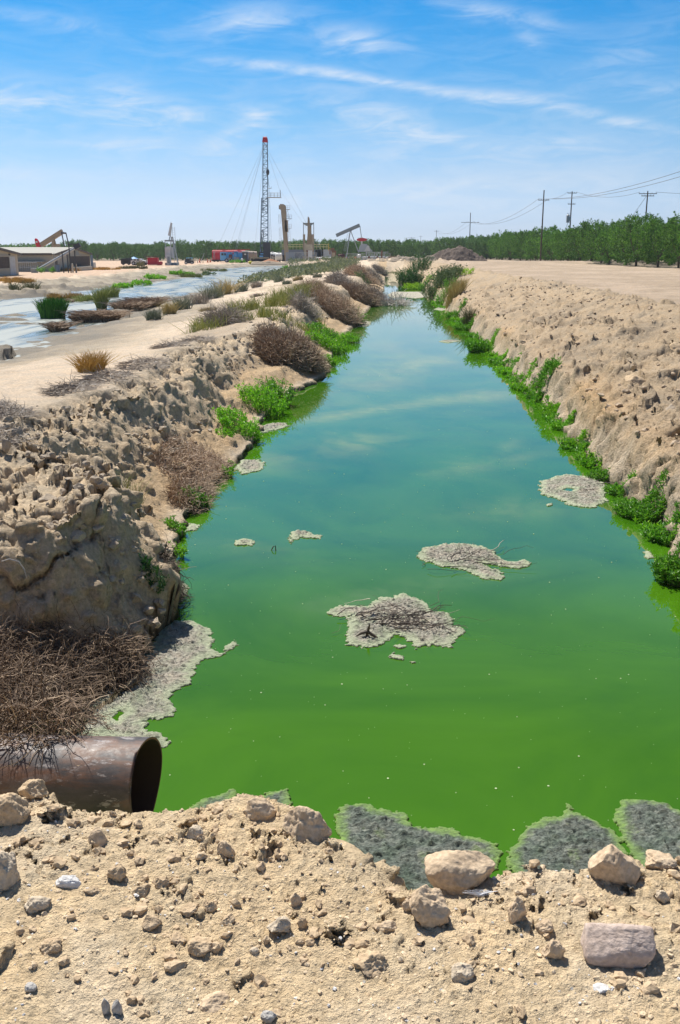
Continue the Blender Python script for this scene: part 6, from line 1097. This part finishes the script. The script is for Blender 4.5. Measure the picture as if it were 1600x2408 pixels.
s2, g2 = shed(-35.5, 122.5, 140, 131, 26, 2.15, 2.85, 'long pale metal shed with a low gable and a big dark shutter', [('door', yA(128, -35.5) - 122.5, yA(133, -35.5) - 122.5, 0, 1.75, trimp), ('window', yA(161, -35.5) - 122.5, yA(209, -35.5) - 122.5, .55, 1.85, shut), ('door', yA(212, -35.5) - 122.5, yA(217, -35.5) - 122.5, 0, 1.95, doorb), ('vent', yA(178, -35.5) - 122.5, yA(185, -35.5) - 122.5, 2.05, 2.85, greyp)])
P_('porch_step', wallp, s2, boxes=[(.7, 8.5, .25, 1.4, 10, .5)]); P_('gutter_pipe', galv, s2, tubes=[((.1, .15, 0), (.1, .15, 2.3), .05, .05, 6)]); P_('wall_lamp', darkp, s2, boxes=[(.12, 2.6, 1.95, .2, .2, .2)])
P_('side_shelf', greyp, s2, boxes=[(-3.5, -.6, 1.25, 5.0, .9, .08)], tubes=[((-1.2, -1, -.2), (-1.2, -1, 1.25), .04, .04, 5), ((-5.8, -1, -.2), (-5.8, -1, 1.25), .04, .04, 5)])
s1, g1 = shed(-34.3, 88, 105.3, 96.8, 22, 2.15, 2.8, 'nearer pale metal shed cut by the left edge, with a white door', [('window', yA(-30, -34.3) - 88, yA(18.5, -34.3) - 88, .75, 1.9, shut), ('door', yA(20, -34.3) - 88, yA(33, -34.3) - 88, 0, 1.9, doorw), ('lamp', 14.5, 14.9, 2.0, 2.2, darkp)])
# things by the sheds
F = Frame(121, 62, 641); z = F.Z; X = F.X; t = thing('pipe_rail', F.loc, 'thin grey pipe railing along the shed side wall', 'railing', 'fences of the oil field'); m = MB()
for u in range(44, 90, 5): m.tube((X(u), 0, 0), (X(u), 0, 1.1), .03, .03, 5)
for h in (.55, 1.1): m.tube((X(44), 0, h), (X(89), 0, h), .03, .03, 5)
m.build('rails', galv, t)
F = Frame(116, 130, 643); z = F.Z; X = F.X; t = thing('conveyor', F.loc, 'long inclined grey auger conveyor leaning over the shed front', 'conveyor'); m = MB(); m.tube((X(84), -.6, .1), (X(186), .5, z(581)), .16, .16, 10); m.build('tube', galv, t, True); P_('head_box', darkp, t, boxes=[(X(184), .5, z(580.5), .75, .5, .5, dict(ry=-.5))]); P_('hopper', greyp, t, boxes=[(X(86), -.6, .25, .6, .6, .5, dict(top=(1.3, 1.3)))])
m = MB()
for (u, d) in ((169, -.2), (175, .9), (152, -.2), (157, .9)): m.tube((X(u), d, -.1), (X(u - 1), d, z(575 if u > 160 else 592)), .07, .07, 6)
m.tube((X(168), -.2, z(575.5)), (X(189), .6, z(575.5)), .05, .05, 5); m.tube((X(189), .6, z(575.5)), (X(190), .6, z(582)), .04, .04, 5); m.build('frame_legs', darkp, t)
for (u, lab) in ((172, 'left'), (180, 'right')):
    F = Frame(118, u, 640); t = thing('bollard', F.loc, '%s of two cream bollards under the conveyor frame' % lab, 'bollard'); P_('post', paint('cream_bollard', (.55, .50, .40), .6), t, True, tubes=[((0, 0, 0), (0, 0, F.Z(621)), .11, .11, 10)]); P_('cap', paint('cream_cap', (.55, .50, .40), .6), t, True, balls=[((0, 0, F.Z(621)), .11)])
F = Frame(142, 224, 633); z = F.Z; X = F.X; t = thing('white_fence', F.loc, 'short white board fence at the far corner of the long shed', 'fence', 'fences of the oil field')
for k, u in enumerate((221, 222.6, 224.2, 225.8)): P_('board', whitep, t, boxes=[(X(u), 0, z(616.5 + (k % 2)) / 2, .07, .06, z(616))])
for (u, lab) in ((101, 'left'), (122, 'right')):
    x, y, zz = A(u, 641, 115); leafy(x, y, .38, .38, .8 if lab == 'left' else .7, 110, 'small fan palm before the shed, %s of the two' % lab, green_m, .32, name='fan_palm', cat='palm', group='small palms by the shed', asp=.14, up=.9)
F = Frame(120, 137, 638); t = thing('blue_barrel', F.loc, 'small dark blue barrel against the shed front', 'barrel'); P_('body', doorb, t, True, tubes=[((0, 0, 0), (0, 0, .85), .25, .25, 12)]); P_('lid', darkp, t, True, tubes=[((0, 0, .85), (0, 0, .9), .26, .26, 12)])

# ------------------------------------------------------------------ growth around the pond
pz = POND_Z
gr = 'reed clumps and grass around the pond'
def pat(u, v): x, y = U(u, v, pz); return x, y
x, y = pat(123, 732); blades(x, y, W_(52, y) / 2, .8, .95, 1300, 'bright green reed clump standing alone in the pale pond', reedg, .045, name='reed_clump', cat='reeds', group=gr, floor=pz, lean=.18, bend=.3)
for (u, v, w_, h, n, lab) in [(228, 740, 84, .75, 1700, 'heap of drooping dead reeds in the pond, green tuft on top'), (300, 716, 70, .7, 1400, 'long ridge of dead reeds in the pond, left half'), (340, 712, 60, .9, 1500, 'long ridge of dead reeds in the pond, taller right half'), (136, 762, 36, .5, 500, 'small reddish dead reed tuft in the mud'), (185, 738, 34, .4, 400, 'low dead reeds left of the drooping heap'), (140, 697, 60, .35, 400, 'low dead reeds behind the green reed clump')]:
    x, y = pat(u, v); blades(x, y, W_(w_, y) / 2, .7, h * .95, n, lab, reed_dead, .04, name='dead_reeds', cat='reeds', group=gr, floor=pz, lean=.5, bend=1.1)
x, y = pat(235, 712); blades(x, y, W_(22, y) / 2, .4, 1.2, 420, 'olive green tuft sticking up from the dead reed heap', ygrass, .04, name='reed_clump', cat='reeds', group=gr, floor=pz, lean=.15)
for (u, v, w_, h, mt, n, lab) in [(285, 663, 44, .35, green_b, 900, 'bright green strip of weeds at the far pond shore, nearest'), (325, 656, 40, .35, green_b, 800, 'bright green strip at the far pond shore, second'), (420, 636, 60, .5, green_b, 1200, 'long bright green strip at the bend of the pond'), (360, 645, 50, .45, green_b, 900, 'green strip just before the bend of the pond'), (660, 628, 16, .9, green_m, 400, 'small dark green bush at the pond narrows'), (548, 612, 36, .7, green_m, 700, 'green patch on the far bank below the blue truck'), (480, 634, 30, .5, green_g, 400, 'dull weeds on the islet at the pond bend')]:
    x, y = pat(u, v); leafy(x, y, W_(w_, y) / 2, 1.6, h, n, lab, mt, .12 * (1 + y / 120), group='green weeds around the pond', floor=pz)
for (u, v, w_, h, n, mt, lab) in [(120, 628, 150, .5, 1800, gold, 'golden dry grass strip in front of the shed yard'), (230, 624, 90, .5, 1000, gold, 'golden dry grass strip right of the shed yard'), (300, 622, 70, .6, 900, olive, 'brownish grass with taller stalks by the pond bend'), (30, 652, 120, .5, 1500, gold, 'dry golden grass at the left edge above the pond'), (60, 662, 60, .8, 300, olive, 'dark weed stalks on the far mud bank at left'), (150, 672, 70, .5, 900, gold, 'golden sedge patch on the far pond shore'), (190, 676, 50, .45, 700, ygrass, 'yellow green sedge patch on the far pond shore'), (255, 668, 22, 1.0, 350, ygrass, 'single olive tuft at the far shore of the pond'), (325, 615, 20, 1.3, 160, olive, 'tall brown stalks above the golden strip'), (440, 630, 50, .6, 500, ygrass, 'yellow green grass at the bend of the pond'), (500, 618, 80, .5, 700, ygrass, 'thin grass strip beyond the bend of the pond')]:
    x, y = U(u, v, .75); z0_ = 0.3; blades(x, y, W_(w_, y) / 2, 1.6, h * .85, int(n * .7), lab, mt, .03 * (.6 + y / 90), cat='grass', name='grass_strip', group='dry grass around the pond', floor=z0_, lean=.4, clump=22)
x, y = U(212, 852, 1.28); blades(x, y, W_(56, y) / 2, .45, .36, 520, 'golden dry grass tuft alone on the pale sand track', gold, .010, name='grass_tuft', group='dry grass on the sand', lean=.55)
for (u, v, w_, h, n, lab) in [(590, 725, 80, .45, 700, 'yellow green grass strip along the sand track, nearest'), (640, 702, 80, .55, 900, 'yellow green grass strip along the sand track, middle'), (690, 683, 80, .75, 1100, 'tall yellow green grass strip along the sand track, far end')]:
    x, y = U(u, v, 1.3); blades(x, y, W_(w_, y) / 2, 3.2, h, n, lab, ygrass, .016, name='grass_strip', group='dry grass on the sand', lean=.4, clump=40, rot=-.6)
rg = np.random.default_rng(12)
for i, (u, v, w_, h, lab) in enumerate([(352, 722, 40, .7, 'grey weed at the pond edge, nearest of the row'), (385, 705, 46, .9, 'tan grey weeds, second of the row along the pond'), (420, 697, 44, 1.1, 'tall tan weeds, third of the row along the pond'), (455, 690, 46, 1.0, 'grey weeds behind the third clump of the row'), (492, 682, 50, 1.3, 'sage weed clump in the middle of the row'), (520, 676, 40, 1.6, 'tallest grey sage bush of the row along the pond'), (560, 672, 40, .9, 'low sage bush right of the tallest one'), (595, 664, 30, .7, 'thin sage bush near the end of the row'), (640, 652, 40, .8, 'sage bushes at the end of the row'), (690, 655, 26, .5, 'lone low grey bush on the sand plain'), (730, 652, 24, .5, 'second lone low bush on the sand plain'), (600, 690, 40, .3, 'flat dry weeds on the sand right of the row'), (660, 665, 30, .4, 'low dry weeds on the sand plain'), (480, 710, 40, .3, 'flat dry weeds near the row')]):
    x, y = U(u, v, .9); rx = W_(w_, y) / 2
    blades(x, y, rx, rx * .8, h * .7, 260, lab, [sage, straw, sage, dry_grey][i % 4], .022 * (y / 60) ** .8, name='sage_bush', cat='bush', group='grey bushes between pond and track', lean=.45, clump=14)
# far sage scrub between pond and track, a cover no one could count
n = 16000; rg = np.random.default_rng(9); yy_ = rg.uniform(88, 200, n); xx = rg.uniform(-9.5, 9.5, n); xx = np.where(xx > xl(yy_) - 5.5 + 3 * rg.random(n), xx - 6, xx); k = (xx < xl(yy_) - 4.5) & (sdf_poly(xx, yy_, POND) > .3) & (fb2(xx, yy_, 5, 3, 12) > -.25); xx, yy_ = xx[k], yy_[k]; zz = ground_z(xx, yy_); n = len(xx)
V, Fc = leaves(np.stack([xx, yy_, zz + .5 * rg.random(n) ** 1.5], 1), rg.normal(size=(n, 3)) * (1, 1, .6) + (0, 0, .8), .42, .16, rg); tag(link('sage_scrub', raw_mesh('sage_scrub', V, [Fc]), sage), 'grey green sage scrub covering the strip between pond and far track', 'scrub', None, 'stuff')
for (u, v, lab) in [(700, 625, 'dark clump at the pond narrows beside the small green bush'), (760, 612, 'darker bush standing in the sage scrub')]: x, y = U(u, v, 1.0); leafy(x, y, 1.4, 1.6, .9, 500, lab, sage, .3, name='sage_bush', cat='bush', group='grey bushes between pond and track')

# ------------------------------------------------------------------ the air
m = bpy.data.materials.new('air'); m.use_nodes = True; m.node_tree.nodes.clear(); g = NT(m.node_tree); o_ = g.n('ShaderNodeOutputMaterial'); v = g.n('ShaderNodeVolumePrincipled'); v.inputs['Color'].default_value = (.80, .88, 1.0, 1); v.inputs['Density'].default_value = .00017; v.inputs['Anisotropy'].default_value = .35; g.set(o_.inputs['Volume'], v.outputs[0])
mb = MB(); mb.box(0, 560, 22, 2060, 1280, 48); tag(mb.build('haze', m), 'thin summer haze in the air', 'haze', None, 'stuff')
